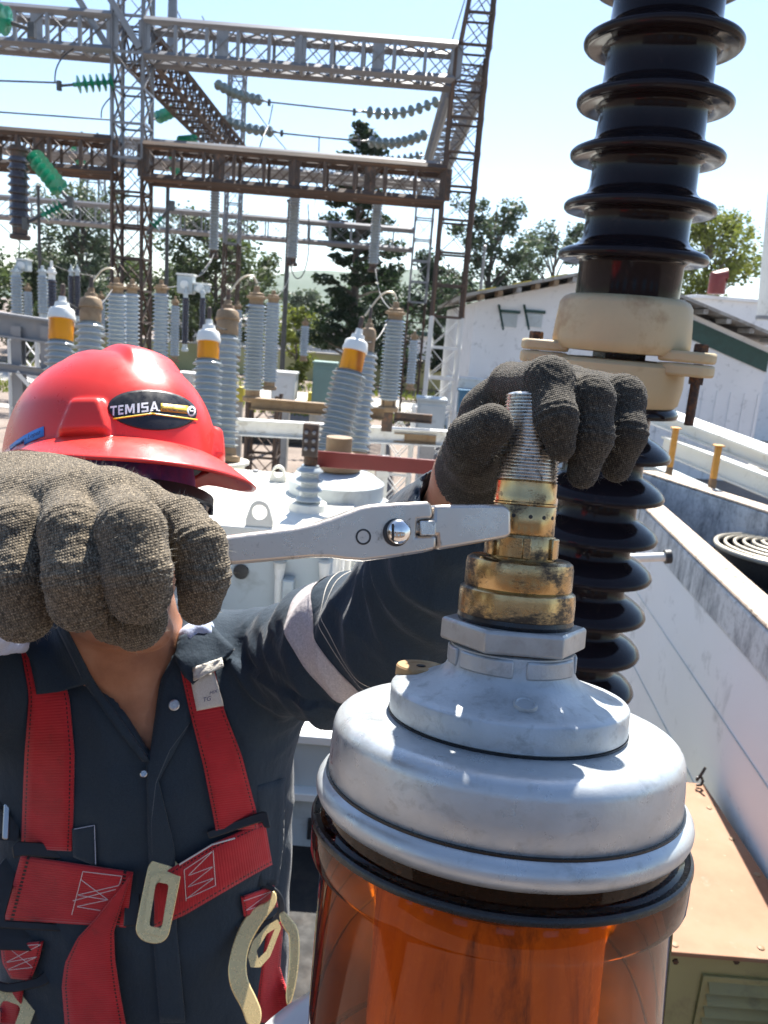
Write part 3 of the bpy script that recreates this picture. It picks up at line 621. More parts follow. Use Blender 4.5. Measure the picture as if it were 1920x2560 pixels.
po, poV = drape('chest_pocket', L3((1310, 965), (1330, 1300), (1345, 1480)), L3((1475, 925), (1470, 1250), (1440, 1480)), .003, 'navy_drill', person, 14, 6, .002)
po2, po2V = drape('chest_pocket', L3((375, 1185), (380, 1330)), L3((495, 1165), (500, 1380)), .003, 'navy_drill', person, 8, 5, .002)
threadline('seam', L3((385, 1188), (490, 1168), (496, 1370)), po2V, 'blue_towel', person, .0004, .002, 30)
# towel round the neck, its ends show beside the collar
for segs in ((((478, 1585), (515, 1570), .013), ((500, 1570), (535, 1588), .010)), (((-10, 1560), (18, 1600), .016), ((10, 1590), (60, 1612), .010))):
    tw = []
    for a, b, ra in segs:
        A_, B_ = hit(*a), hit(*b); tw.append((A_ + TC * .006 if A_ is not None else P(*a, .93), B_ + TC * .006 if B_ is not None else P(*b, .93), ra))
    def towel_f(X, tw=tw):
        d = None
        for a, b, ra in tw: c = cap(X, a, b, ra, ra * .8); d = c if d is None else smin(d, c, .008)
        return d
    q = np.array([t[0] for t in tw] + [t[1] for t in tw]); field_obj('towel_end', towel_f, q.min(0) - .03, q.max(0) + .03, .003, 'blue_towel', person, 1, lambda V, N: .0035 * fold(V, 4, 6, 120, 300))

# ------------------------------------------------------------------ gloves
def fibres(V, N, n, parent, seed, lmin=.0015, lmax=.0055):
    r = np.random.default_rng(seed); mb = MB()
    for i in r.choice(len(V), n, replace=False):
        d = unit(N[i] * .8 + r.normal(size=3) * .65); e = unit(d + r.normal(size=3) * .7); L = r.uniform(lmin, lmax); s = unit(np.cross(d, r.normal(size=3))) * r.uniform(.00004, .00008)
        a = V[i] - N[i] * .0003; b = a + d * L * .5; c = b + e * L * .5; mb.add([a - s, a + s, b + s * .8, b - s * .8, c], [(0, 1, 2, 3), (3, 2, 4)])
    o = mb.build('fibres', 'glove_fibre', parent, 0); o['kind'] = 'stuff'; return o
def glove(fingers, palm, web, cuff, lo, hi, seed, mat, name='glove'):
    fs = [([P(*q[:3]) for q in f], [q[3] for q in f]) for f in fingers]; ps = [([P(*q[:3]) for q in f], [q[3] for q in f]) for f in palm]
    def fn(X):
        d = None
        for p, r in ps:
            c = chain(X, p, r, .012); d = c if d is None else smin(d, c, .014)
        fd = None
        for p, r in fs:
            c = chain(X, p, r, .007); c2 = c; fd = c2 if fd is None else smin(fd, c2, .0009)
        d = smin(d, fd, web)
        if cuff is not None:
            a, b, ra, rb = cuff; c = cap(X, a, b, ra, rb); d = smin(d, c, .010); ax = unit(b - a); d = np.maximum(d, (X - b.astype(np.float32)) @ ax.astype(np.float32)); d = np.maximum(d, -cap(X, b - ax * .012, b + ax * .05, rb - .0028, rb - .0028))
        return d
    def wrinkle(V):
        d = np.zeros(len(V))
        for p, r in fs:
            for k in range(1, len(p) - 1):
                ax = unit(p[k + 1] - p[k - 1]); q = V - p[k]; s = q @ ax; rr2 = (q * q).sum(1)
                d += np.exp(-rr2 / .019 ** 2) * np.exp(-(s / .0075) ** 2) * np.sin(s * 2 * math.pi / .0052 + k) * .0008
        return d
    def dsp(V, N): return wrinkle(V) + .0004 * fold(V, seed, 8, 120, 420) + .0004 * fold(V, seed + 1, 6, 60, 140) + .0003 * np.sin(V @ np.array([900, 300, 2100.0]) + 2 * np.sin(V @ np.array([700.0, 1500, 200])))
    g_, V, Fc = field_obj(name, fn, lo, hi, .0013, mat, person, 1, dsp); fibres(V, vnormals(V, Fc), 7000, g_, seed); return g_, V
# right hand: fist over the wrench handle (frame pixels, depth, radius)
RF = [
 [(30, 1245, .445, .0145), (46, 1330, .390, .0140), (50, 1445, .378, .0138), (58, 1530, .384, .0130), (75, 1542, .405, .0110)],
 [(165, 1240, .430, .0146), (184, 1335, .370, .0140), (193, 1435, .361, .0136), (199, 1500, .369, .0126), (210, 1507, .395, .0110)],
 [(275, 1240, .425, .0146), (328, 1330, .364, .0142), (343, 1425, .359, .0137), (347, 1482, .367, .0126), (342, 1490, .395, .0110)],
 [(362, 1272, .425, .0132), (450, 1310, .400, .0122), (500, 1362, .386, .0116), (510, 1440, .385, .0112), (500, 1510, .392, .0102)],
 [(250, 1490, .465, .0140), (292, 1540, .432, .0132), (342, 1558, .420, .0124), (362, 1548, .416, .0112)]]
RP = [[(-10, 1320, .520, .028), (60, 1250, .470, .024), (170, 1262, .412, .0175)], [(-10, 1320, .520, .028), (150, 1255, .475, .024), (295, 1262, .406, .0175)], [(0, 1330, .520, .026), (220, 1290, .480, .024), (345, 1274, .430, .0160)], [(-10, 1320, .520, .028), (-10, 1250, .475, .022), (38, 1268, .424, .0170)], [(20, 1360, .510, .024), (240, 1440, .470, .020)]]
rw = P(-15, 1335, .525)
glove(RF, RP, .0045, (P(0, 1325, .51), rw - unit(rw - ER) * .055, .034, .036), (-.36, .30, 4.33), (.02, .60, 4.62), 21, 'tan_knit')
# left hand over the stud
LF = [
 [(1278, 962, .585, .0150), (1374, 956, .505, .0152), (1391, 1046, .485, .0120), (1402, 1116, .488, .0092)],
 [(1352, 962, .595, .0150), (1472, 1000, .505, .0148), (1479, 1090, .498, .0125), (1456, 1184, .505, .0096)],
 [(1425, 965, .605, .0145), (1554, 996, .535, .0148), (1563, 1085, .522, .0128), (1542, 1170, .530, .0098)],
 [(1480, 985, .615, .0130), (1560, 1010, .580, .0125), (1562, 1070, .575, .0115), (1545, 1110, .580, .0105)],
 [(1190, 1165, .575, .0190), (1172, 1128, .535, .0165), (1182, 1098, .500, .0148), (1228, 1064, .488, .0134)]]
LP = [[(1200, 1175, .630, .028), (1235, 1040, .610, .024), (1280, 968, .588, .0165)], [(1205, 1175, .635, .028), (1290, 1050, .615, .024), (1352, 968, .598, .0165)], [(1210, 1180, .635, .026), (1340, 1060, .625, .022), (1425, 970, .608, .016)], [(1215, 1180, .635, .024), (1390, 1080, .630, .020), (1480, 988, .617, .014)], [(1205, 1170, .620, .028), (1188, 1140, .580, .022)]]
wd = unit(EL - WL)
glove(LF, LP, .007, (P(1203, 1178, .622), WL + wd * .006, .034, .0325), (-.01, .42, 4.38), (.28, .74, 4.68), 33, 'dark_knit')

# ================================================================== hard hat
hat = thing('hard_hat', 'red plastic hard hat with black oval sticker, worn by the worker', 'hard hat', hp(0, 0, 0))
hat_a, hat_b, hat_h = .130, .109, .123
NT, NA = 224, 60
def sst(x, a, b): t = np.clip((x - a) / (b - a), 0, 1); return t * t * (3 - 2 * t)
def shell_pt(th, s):
    """s 0..1 dome from crown to rim, 1..2 out over the brim"""
    c, sn = math.cos(th), math.sin(th)
    if s <= 1:
        a = s * math.pi / 2; rr = math.sin(a) ** .86; zz = hat_h * math.cos(a) ** .92
        x, y = hat_a * rr * c, hat_b * rr * sn; ad = 0.0; lf = 0.0
        w = .018 + .010 * max(0, x) / .1; cr = (1 - sst(abs(y), w, w + .010)) * sst(x, -.118, -.09) * (1 - sst(x, .070, .098)); lf += .0085 * cr * sst(zz, .02, .06)
        w2 = .050; cr2 = (1 - sst(abs(abs(y) - w2), .004, .014)) * sst(x, -.1, -.06) * (1 - sst(x, .02, .06)); lf += .0030 * cr2 * sst(zz, .03, .07)
        for t0 in (rad(-46), rad(46)):
            dd = abs((th - t0 + math.pi) % (2 * math.pi) - math.pi) * .115; ww = .026 - .30 * zz; ad += .0095 * (1 - sst(dd, ww - .004, ww + .003)) * (1 - sst(zz, .034, .040))
        n = unit((c / hat_a * rr, sn / hat_b * rr, zz / hat_h ** 2 * .9)) if rr > 0.01 else np.array([0, 0, 1.0])
        ad *= sst(zz, -.001, .004) * .6 + .4
        q = np.array([x, y, zz]) + n * ad + np.array([0, 0, lf]); return q
    k = s - 1; fr = max(0.0, c); wb = .008 + .044 * sst(fr, .15, .95) + .006 * sst(-c, .3, .9); nx, ny = unit((c / hat_a, sn / hat_b))
    dr = .007 * k ** 1.4 + .026 * k ** 1.25 * sst(fr, .1, .9)
    return np.array([hat_a * c + nx * wb * k, hat_b * sn + ny * wb * k, -dr - .002 * k])
ss = list(np.linspace(0.004, 1, NA)) + [1.08, 1.25, 1.5, 1.75, 1.92, 2.0]
rows = []
for s in ss: rows.append([hp(*shell_pt(t, s)) for t in np.linspace(-math.pi, math.pi, NT + 1)])
hm = MB(); top = hp(*shell_pt(0, .0)); nn = NT
vs = [p for r in rows for p in r[:-1]]; fsx = [(i * nn + j, i * nn + (j + 1) % nn, (i + 1) * nn + (j + 1) % nn, (i + 1) * nn + j) for i in range(len(rows) - 1) for j in range(nn)] + [tuple(range(nn))]
hm.add(vs, fsx); shell = hm.build('shell', 'red_plastic', hat, 60, solid=.0028); shell.modifiers['thickness'].offset = -1
HBV = BVHTree.FromPolygons([tuple(p) for p in vs], fsx)
MB().lathe([(.10, -.004), (.098, .02), (.09, .05), (.06, .085), (0, .098)], np.array([[*(HF * 1.17)], [*(HS * .96)], [*HU]]).T @ np.eye(3) if 0 else frame(HF * 1.16, HS * .94, HU, HB), 48).build('liner', 'hat_liner', hat, 60)
def on_hat(u, v, off): 
    h = HBV.ray_cast(Vector(CAM), Vector(ray(u, v)).normalized())
    if h[0] is None: h = HBV.find_nearest(Vector(P(u, v, .86)))
    n = np.array(h[1]); n = n if np.dot(n, CAM - np.array(h[0])) > 0 else -n
    return np.array(h[0]) + n * off
C1 = lambda x, y: (x / 2.37, 840 + y / 2.37)
def hat_patch(name, grid, off, mat, parent):
    pts = []
    for r in grid:
        row = [on_hat(*q, off) for q in r]; pts.append(row)
    return MB().sheet(pts).build(name, mat, parent, 180, solid=.0003)
def oval(cx, cy, ax_, bx, tilt, n=40, m=12):
    rows = []; ct, st_ = math.cos(tilt), math.sin(tilt)
    for i in range(m + 1):
        r = max(i / m, .001); rows.append([C1(cx + ax_ * r * math.cos(t) * ct - bx * r * math.sin(t) * st_, cy + ax_ * r * math.cos(t) * st_ + bx * r * math.sin(t) * ct) for t in np.linspace(0, 2 * math.pi, n + 1)])
    return rows
stk = hat_patch('sticker', oval(902, 440, 264, 119, .07), .0006, 'sticker_black', hat)
def strip(p0, p1, w, n=14):
    p0, p1 = np.array(p0, float), np.array(p1, float); d = unit(p1 - p0); nv = np.array([-d[1], d[0]]) * w / 2
    return [[C1(*(p0 + (p1 - p0) * i / n + nv * s)) for s in (-1, 1)] for i in range(n + 1)]
hat_patch('sticker_line', [a for a in strip((672, 494), (900, 462), 9, 10)], .0011, 'sticker_yellow', stk)
hat_patch('sticker_line', [a for a in strip((900, 462), (1165, 499), 9, 10)], .0011, 'sticker_yellow', stk)
hat_patch('sticker_panel', strip((950, 424), (1108, 440), 46, 10), .0010, 'sticker_yellow', stk)
hat_patch('sticker_emblem', oval(1130, 448, 25, 31, .05, 24, 3), .0010, 'sticker_white', stk); hat_patch('emblem_centre', oval(1130, 448, 15, 20, .05, 20, 3), .0014, 'sticker_black', stk); hat_patch('emblem_core', oval(1130, 448, 12, 4, .05, 14, 2), .0017, 'sticker_white', stk)
def text_on_hat(txt, p0, px_, py_, off, mat, parent, name, bold=0.0, curve=None):
    cu = bpy.data.curves.new(name, 'FONT'); cu.body = txt; cu.size = 1; cu.offset = bold; cu.resolution_u = 3; to = bpy.data.objects.new('tmp', cu); COL.objects.link(to)
    bpy.context.view_layer.update(); me = bpy.data.meshes.new_from_object(to.evaluated_get(bpy.context.evaluated_depsgraph_get())); bpy.data.objects.remove(to)
    bm = bmesh.new(); bm.from_mesh(me); bmesh.ops.triangulate(bm, faces=bm.faces); bmesh.ops.subdivide_edges(bm, edges=[e for e in bm.edges if e.calc_length() > .35], cuts=2, use_grid_fill=False); bm.to_mesh(me); bm.free()
    W_ = max(v.co.x for v in me.vertices); out = []
    for v in me.vertices:
        x, y = v.co.x / W_, v.co.y; q = np.array(p0) + np.array(px_) * x + np.array(py_) * y
        if curve: q = q + np.array([0, curve * math.sin(math.pi * x)])
        h = on_hat(*C1(*q), off); out.append(h if h is not None else hp(0, 0, .05))
    mb = MB().add(out, [tuple(p.vertices) for p in me.polygons]); return mb.build(name, mat, parent, 0)
GL = {'T': [((0, .8), (1, .8), (1, 1), (0, 1)), ((.38, 0), (.62, 0), (.62, .8), (.38, .8))], 'E': [((0, 0), (.26, 0), (.26, 1), (0, 1)), ((.26, .8), (.9, .8), (.9, 1), (.26, 1)), ((.26, .42), (.8, .42), (.8, .6), (.26, .6)), ((.26, 0), (.9, 0), (.9, .2), (.26, .2))],
 'M': [((0, 0), (.2, 0), (.2, 1), (0, 1)), ((.8, 0), (1, 0), (1, 1), (.8, 1)), ((.2, .7), (.42, .1), (.5, .1), (.5, .42), (.28, 1), (.2, 1)), ((.8, .7), (.8, 1), (.72, 1), (.5, .42), (.5, .1), (.58, .1))], 'I': [((.2, 0), (.8, 0), (.8, 1), (.2, 1))],
 'S': [((0, .8), (.95, .8), (.95, 1), (0, 1)), ((0, .45), (.27, .45), (.27, .8), (0, .8)), ((.27, .42), (1, .42), (1, .6), (.27, .6)), ((.73, .18), (1, .18), (1, .42), (.73, .42)), ((.03, 0), (1, 0), (1, .18), (.03, .18))], 'A': [((0, 0), (.24, 0), (.6, 1), (.38, 1)), ((.76, 0), (1, 0), (.62, 1), (.42, 1)), ((.22, .2), (.78, .2), (.72, .38), (.28, .38))]}
x_ = 0.0
for ch, wl in zip('TEMISA', (.15, .13, .21, .09, .16, .19)):
    mb = MB()
    for q in GL[ch]: mb.add([on_hat(*C1(654 + 292 * (x_ + wl * .9 * a), 476 - 32 * (x_ + wl * .9 * a) - 56 * b), .0013) for a, b in q], [tuple(range(len(q)))])
    mb.build('letter', 'sticker_white', stk, 0); x_ += wl * 1.075
text_on_hat('SOLUCIONES', (956, 421), (76, 5), (0, -22), .0016, 'sticker_black', stk, 'lettering', .012)
text_on_hat('ELECTROMECANICAS', (956, 446), (148, 13), (0, -22), .0016, 'sticker_black', stk, 'lettering', .012)
tp = [[C1(*q) for q in ((x, y), (x + 1, y + h * .5), (x + 2, y + h))] for x, y, h in ((62, 650, 54), (100, 620, 56), (145, 590, 58), (190, 566, 58), (225, 550, 58), (262, 536, 58))]
tape = hat_patch('name_tape', [[t for t in r] for r in tp], .0006, 'blue_tape', hat)
text_on_hat('Hugo Lopez', (92, 668), (150, -86), (8, -40), .0012, 'ink', tape, 'lettering', 0, -10)
# bandana and glasses
mb = MB(); rr = []
for z_, k_ in ((.03, .93), (.01, 1.0), (-.015, 1.045), (-.032, 1.06), (-.044, 1.05), (-.050, 1.02)):
    rr.append([hp((-.008 + .105 * k_ * math.cos(t)), .086 * k_ * math.sin(t), z_ - .006 * math.cos(t)) for t in np.linspace(0, 2 * math.pi, 65)])
mb.sheet(rr).build('bandana', 'bandana_cloth', person, 180, solid=.002)
gls = thing('safety_glasses', 'black framed clear safety glasses half hidden behind the gloved fist', 'glasses', hp(.1, 0, -.06))
arc = [(.125 - .9 * y * y * 7.5, y) for y in np.linspace(-.074, .074, 25)]
fr_ = MB(); rows = []
for x, y in arc: rows.append([hp(x + dx, y, zz_) for dx, zz_ in ((.004, -.040), (.006, -.052), (.0, -.053), (-.003, -.041), (.004, -.040))])
fr_.sheet(rows).build('brow_bar', 'black_plastic', gls, 40)
MB().sheet([[hp(x + .001 - k_ * .010, y * (1 - .08 * k_), -.050 - .046 * k_ * (1 - .35 * (abs(y) < .012))) for k_ in (0, .35, .7, 1.0)] for x, y in arc]).build('lens', 'clear_lens', gls, 180)
for s in (-1, 1): MB().prism([hp(.088, s * .0745, -.040), hp(.05, s * .079, -.042), hp(-.01, s * .083, -.050), hp(-.012, s * .083, -.060), hp(.05, s * .079, -.054), hp(.088, s * .0745, -.060)], HS * s * .004).build('temple', 'black_plastic', gls, 30, .0008)

# ================================================================== safety harness
har = thing('safety_harness', 'red webbing safety harness with metal buckles over the navy overalls', 'harness', (-.24, .82, 3.6))
def web(name, l, r, off=.006, **k): return drape(name, L3(*l), L3(*r), off, k.pop('mat', 'red_webbing'), har, thick=k.pop('thick', .0022), **k)
s1, s1V = web('shoulder_strap', ((68, 150), (110, 270), (148, 470), (150, 520), (130, 800), (118, 1100), (112, 1290)), ((200, 150), (300, 290), (340, 440), (360, 520), (385, 800), (380, 1100), (372, 1300)), .005, n=34)
s2, s2V = web('shoulder_strap', ((930, 330), (975, 540), (1000, 640), (1055, 860), (1112, 1150), (1120, 1200)), ((1095, 290), (1140, 480), (1165, 580), (1252, 800), (1328, 1090), (1340, 1180)), .008, n=30)
lb, lbV = web('label', ((985, 400), (1020, 575)), ((1110, 370), (1160, 548)), .0115, mat='white_label', n=10, m=6, thick=.0008)
def flat_text(txt, uv0, du, dv, V, name, parent):
    cu = bpy.data.curves.new(name, 'FONT'); cu.body = txt; to = bpy.data.objects.new('tmp', cu); COL.objects.link(to); bpy.context.view_layer.update()
    me = bpy.data.meshes.new_from_object(to.evaluated_get(bpy.context.evaluated_depsgraph_get())); bpy.data.objects.remove(to); W_ = max(v.co.x for v in me.vertices); a, b = V.shape[:2]
    bv = BVHTree.FromPolygons(V.reshape(-1, 3).tolist(), [(i * b + j, i * b + j + 1, (i + 1) * b + j + 1, (i + 1) * b + j) for i in range(a - 1) for j in range(b - 1)])
    o = []
    for v in me.vertices:
        q = C3(*(np.array(uv0) + np.array(du) * v.co.x / W_ + np.array(dv) * v.co.y)); h = hit(*q, (bv,)); o.append(h + unit(CAM - h) * .0008 if h is not None else V[0, 0])
    MB().add(o, [tuple(p.vertices) for p in me.polygons]).build(name, 'ink', parent, 0)
flat_text('MX', (1085, 492), (42, -14), (4, -24), lbV, 'lettering', lb); flat_text('TG', (1050, 530), (42, -10), (4, -34), lbV, 'lettering', lb)
c1, c1V = web('chest_strap', ((110, 1325), (20, 1655)), ((690, 1412), (655, 1695)), .010, n=10, m=20)
c2, c2V = web('chest_strap', ((800, 1440), (940, 1362), (1100, 1265), (1290, 1180), (1372, 1148)), ((800, 1700), (960, 1630), (1130, 1530), (1300, 1430), (1410, 1370)), .012, n=26)
h1, h1V = web('hanging_strap', ((585, 1545), (500, 1650), (400, 1755), (338, 1880), (322, 2000), (342, 2250)), ((685, 1415), (640, 1560), (590, 1720), (595, 1860), (620, 2030), (660, 2250)), .016, n=30)
c3, c3V = web('leg_strap', ((1250, 1540), (1265, 1640)), ((1420, 1480), (1440, 1590)), .010, n=8, m=8)
c4_, c4V = web('leg_strap', ((1385, 1700), (1340, 2000), (1320, 2190)), ((1470, 1640), (1450, 1900), (1540, 2190)), .004, n=12, m=6)
w5, w5V = web('hip_patch', ((5, 1790), (15, 1880), (60, 1960)), ((225, 1770), (200, 1870), (160, 1970)), .012, n=10, m=8)
w6, w6V = web('leg_strap', ((0, 1985), (0, 2200)), ((120, 2020), (100, 2200)), .010, n=8, m=6)
def stitch(V, *p, parent, r=.00042): return threadline('stitching', L3(*p), V, 'white_thread', parent, r, .0020, 70)
stitch(c1V, (430, 1408), (372, 1632), parent=c1); stitch(c1V, (430, 1408), (632, 1432), (618, 1480), (400, 1530), (560, 1555), (395, 1590), (520, 1610), parent=c1); stitch(c1V, (420, 1450), (560, 1555), parent=c1); stitch(c1V, (378, 1560), (600, 1500), parent=c1)
stitch(c2V, (955, 1400), (965, 1560), parent=c2); stitch(c2V, (1105, 1300), (1118, 1480), parent=c2); stitch(c2V, (955, 1400), (1105, 1300), (975, 1430), (1108, 1380), (970, 1490), (1112, 1440), (965, 1550), (1118, 1480), parent=c2); stitch(c2V, (930, 1372), (1100, 1268), (1218, 1235), parent=c2, r=.0009)
stitch(w5V, (20, 1800), (215, 1785), (30, 1880), (195, 1850), (30, 1920), (170, 1905), (40, 1800), parent=w5)
stitch(c3V, (1265, 1560), (1410, 1510), (1275, 1610), (1425, 1560), parent=c3)
def chaikin(p, k=2):
    p = np.array(p, float)
    for _ in range(k): q = np.roll(p, -1, 0); p = np.stack([p * .75 + q * .25, p * .25 + q * .75], 1).reshape(-1, 2)
    return [tuple(x) for x in p]
def ringplate(name, outer, inner, mat, parent, off, th=.003, nrm=None, n=72, bevel=.0013, sm=True, tilt=0):
    outer = chaikin(outer, 2) if len(outer) > 9 else outer; o = resample(L3(*outer, outer[0]), n + 1)[:-1]; c = o.mean(0); h = hit(*c); h = P(c[0], c[1], .9) if h is None else h
    N = unit(CAM - h) if nrm is None else unit(nrm); h = h + N * off
    def pl(q): r = ray(*q); return CAM + r * (np.dot(h - CAM, N) / np.dot(r, N))
    O = [pl(q) for q in o]; mb = MB()
    if inner is None: mb.prism(O, -N * th); return mb.build(name, mat, parent, 30, bevel)
    i = resample(L3(*inner, inner[0]), n + 1)[:-1]; I = [pl(q) for q in i]
    k = np.argmin([np.linalg.norm(unit(np.array(q) - c) - unit(o[0] - c)) for q in i]); I = I[k:] + I[:k]
    vs = O + I + [p - N * th for p in O] + [p - N * th for p in I]; fs = []
    for a in range(n):
        b = (a + 1) % n; fs += [(a, b, n + b, n + a), (2 * n + b, 2 * n + a, 3 * n + a, 3 * n + b), (a, 2 * n + a, 2 * n + b, b), (n + a, n + b, 3 * n + b, 3 * n + a)]
    return mb.add(vs, fs).build(name, mat, parent, 30, bevel)
def rnd(cx, cy, w, h, a, r=.25, n=6):
    """rounded rectangle in the study grid"""
    o = []; k = min(w, h) * r
    for sx, sy, t0 in ((1, 1, 0), (-1, 1, 90), (-1, -1, 180), (1, -1, 270)):
        for t in np.linspace(t0, t0 + 90, n): o.append((sx * (w / 2 - k) + k * math.cos(rad(t)), sy * (h / 2 - k) + k * math.sin(rad(t))))
    return [(cx + x * math.cos(a) - y * math.sin(a), cy + x * math.sin(a) + y * math.cos(a)) for x, y in o]
bk = ringplate('adjuster_buckle', rnd(822, 1558, 178, 450, .20, .42), rnd(822, 1575, 96, 300, .19, .3), 'zinc_gold', har, .040, .005)
ringplate('buckle_bar', rnd(830, 1578, 140, 320, .16, .3), rnd(824, 1582, 68, 232, .16), 'zinc_gold', bk, .046, .004)
ringplate('plastic_keeper', [(95, 1250), (430, 1272), (425, 1318), (372, 1322), (368, 1348), (118, 1326), (70, 1340), (60, 1280)], None, 'black_plastic', har, .010, .006)
ringplate('plastic_keeper', [(1070, 1200), (1360, 1095), (1388, 1100), (1405, 1180), (1372, 1182), (1355, 1150), (1110, 1232), (1085, 1240)], None, 'black_plastic', har, .016, .006)
ringplate('plastic_keeper', rnd(30, 1140, 140, 215, .05, .15), rnd(10, 1150, 60, 120, .05), 'black_plastic', har, .010, .008)
ringplate('clip_bar', rnd(32, 1148, 34, 190, .05, .4), None, 'snap_metal', har, .016, .006)
ringplate('plastic_frame', [(60, 1290), (110, 1330), (20, 1660), (690, 1700), (690, 1740), (-40, 1700), (-40, 1420)], None, 'black_plastic', har, .004, .004)
ringplate('plastic_frame', [(655, 1410), (730, 1415), (720, 1690), (640, 1695)], None, 'black_plastic', har, .006, .004)
ringplate('hip_loop', rnd(110, 1880, 390, 290, -.2, .45), rnd(95, 1870, 300, 215, -.2, .45), 'black_plastic', har, .020, .006)
ringplate('hip_loop', rnd(150, 1760, 400, 120, .03, .2), None, 'black_plastic', har, .006, .005)
ringplate('hip_loop', rnd(1330, 1600, 300, 250, -.35, .48), rnd(1335, 1590, 225, 160, -.35, .48), 'black_plastic', har, .014, .006)
ringplate('leg_buckle', rnd(70, 2130, 210, 260, .35, .22), rnd(40, 2150, 105, 130, .35), 'zinc_gold', har, .034, .004)
hk = thing('snap_hook', 'gold coloured steel snap hook hanging on the harness beside the bushing', 'snap hook', hit(*C3(1240, 1850)) if hit(*C3(1240, 1850)) is not None else P(600, 2390, .95))
hko = [(1405, 1500), (1432, 1512), (1438, 1560), (1420, 1600), (1385, 1640), (1330, 1720), (1290, 1800), (1275, 1890), (1285, 1975), (1330, 2060), (1365, 2150), (1330, 2250), (1280, 2210), (1255, 2120), (1200, 2030), (1180, 1940), (1188, 1860), (1220, 1740), (1270, 1640), (1330, 1585), (1385, 1565), (1405, 1545)]
ringplate('hook_body', hko, None, 'zinc_gold', hk, .060, .007, bevel=.0015)
ringplate('gate', [(1440, 1640), (1465, 1605), (1500, 1640), (1555, 1710), (1552, 1900), (1520, 2070), (1490, 2120), (1478, 2050), (1500, 1900), (1500, 1735), (1480, 1720)], None, 'zinc_gold', hk, .062, .010, nrm=unit(CAM - P(720, 2330, .95)), bevel=.0015)
ringplate('swivel_plate', [(1380, 1690), (1440, 1655), (1458, 1700), (1400, 1850), (1350, 1905), (1300, 1905), (1285, 1850), (1310, 1770)], [(1385, 1730), (1425, 1705), (1380, 1820), (1340, 1860), (1330, 1820)], 'zinc_gold', hk, .064, .004, nrm=unit(CAM - P(660, 2360, .95)))
q_ = hit(*C3(1318, 2140)); 

# ================================================================== materials of the yard
pm('gravel', (.21, .165, .135), .9, 0, .3, .6, (.12, .095, .08), .45, 14, bs=.7, bscale=16, bdist=.05)
pm('concrete_slab', (.42, .40, .36), .85, 0, .2, .4, (.28, .26, .23), .3, 3, bs=.2, bscale=20)
pm('galvanised', (.22, .225, .24), .5, .35, .2, 2, (.25, .24, .24), .25, 7)
pm('rusty_steel', (.070, .052, .043), .75, .1, .35, 2.5, (.19, .10, .055), .4, 5)
pm('white_steel', (.66, .66, .64), .5, 0, .12, 2, (.42, .40, .36), .25, 6)
pm('tan_steel', (.25, .17, .095), .65, .05, .25, 3, (.20, .12, .06), .4, 8)
pm('grey_porcelain', (.34, .38, .395), .2, 0, .1, 3, (.27, .30, .31), .2, 8, coat=.4, rvar=.06)
pm('dark_porcelain', (.045, .035, .035), .2, 0, .3, 4, coat=.5)
pm('green_glass', (.02, .26, .15), .12, 0, .2, 6, coat=.5)
pm('pale_green_glass', (.13, .16, .15), .15, 0, .2, 6, coat=.5)
pm('grey_paint', (.45, .50, .51), .42, 0, .1, 1.5, (.33, .36, .36), .25, 5)
pm('white_paint', (.74, .74, .70), .45, 0, .07, 1.2, (.52, .50, .44), .22, 4)
pm('cream_tank', (.72, .70, .62), .4, 0, .08, 2, (.55, .52, .45), .2, 6)
pm('red_paint', (.20, .028, .022), .5, 0, .15, 4)
pm('conductor', (.09, .09, .09), .5, .6); pm('bare_cable', (.55, .50, .40), .5, .3)
pm('green_box', (.17, .27, .24), .5, 0, .1, 2); pm('yellow_paint', (.62, .50, .05), .55, 0, .15, 3); pm('orange_paint', (.62, .30, .05), .55, 0, .15, 6, (.40, .18, .04), .3, 12)
pm('shaded_deck', (.012, .011, .010), .75, .1, .4, 5, (.028, .022, .017), .35, 12, bs=.3, bscale=60)  # shade lying over the deck is put into this near-black colour
pm('white_wall', (.80, .805, .81), .75, 0, .05, .7, (.50, .51, .51), .2, 3, bs=.1, bscale=60)
pm('yellow_wall', (.42, .40, .20), .85, 0, .15, .5)
pm('roof_sheet', (.33, .32, .30), .6, .2, .2, 1.5, (.20, .17, .14), .35, 4, (1, .2, 1)); pm('dark_green_paint', (.012, .055, .045), .5)
pm('blue_paint', (.04, .16, .28), .5)
def trough_mat():
    m, nt, b, co = newmat('weathered_concrete')
    st = noise_out(nt, co, 7, 10, .75, (1, 1, .45)); st2 = noise_out(nt, co, 30, 8, .75)
    c = ramp(nt, st, [(.30, (.05, .052, .054)), (.42, (.34, .35, .36)), (.55, (.60, .61, .61))]); c = mixc(nt, ramp(nt, st2, [(.5, 0.0), (.68, .6)]), c, (.20, .20, .20)); nt.links.new(c, b.inputs['Base Color']); b.inputs['Roughness'].default_value = .85
    bump(nt, b, st2, .4, .006)
trough_mat()
pm('ledge_concrete', (.50, .40, .31), .85, 0, .2, 7, (.10, .085, .07), .35, 20, bs=.4, bscale=50, bdist=.006)
def rust_sheet():
    m, nt, b, co = newmat('rusted_sheet')
    c = ramp(nt, noise_out(nt, co, 4, 7, .6), [(.3, (.22, .105, .050)), (.55, (.28, .145, .078)), (.75, (.25, .16, .10))])
    c = mixc(nt, ramp(nt, noise_out(nt, co, 38, 6, .7), [(.66, 0.0), (.72, .8)]), c, (.42, .31, .21)); c = mixc(nt, ramp(nt, noise_out(nt, co, 9, 8, .7), [(.60, 0.0), (.75, .5)]), c, (.27, .25, .19)); nt.links.new(c, b.inputs['Base Color'])
    b.inputs['Roughness'].default_value = .7; bump(nt, b, noise_out(nt, co, 80, 6), .2, .002)
rust_sheet()
pm('olive_paint', (.34, .32, .14), .55, 0, .15, 3, (.22, .20, .09), .3, 9)
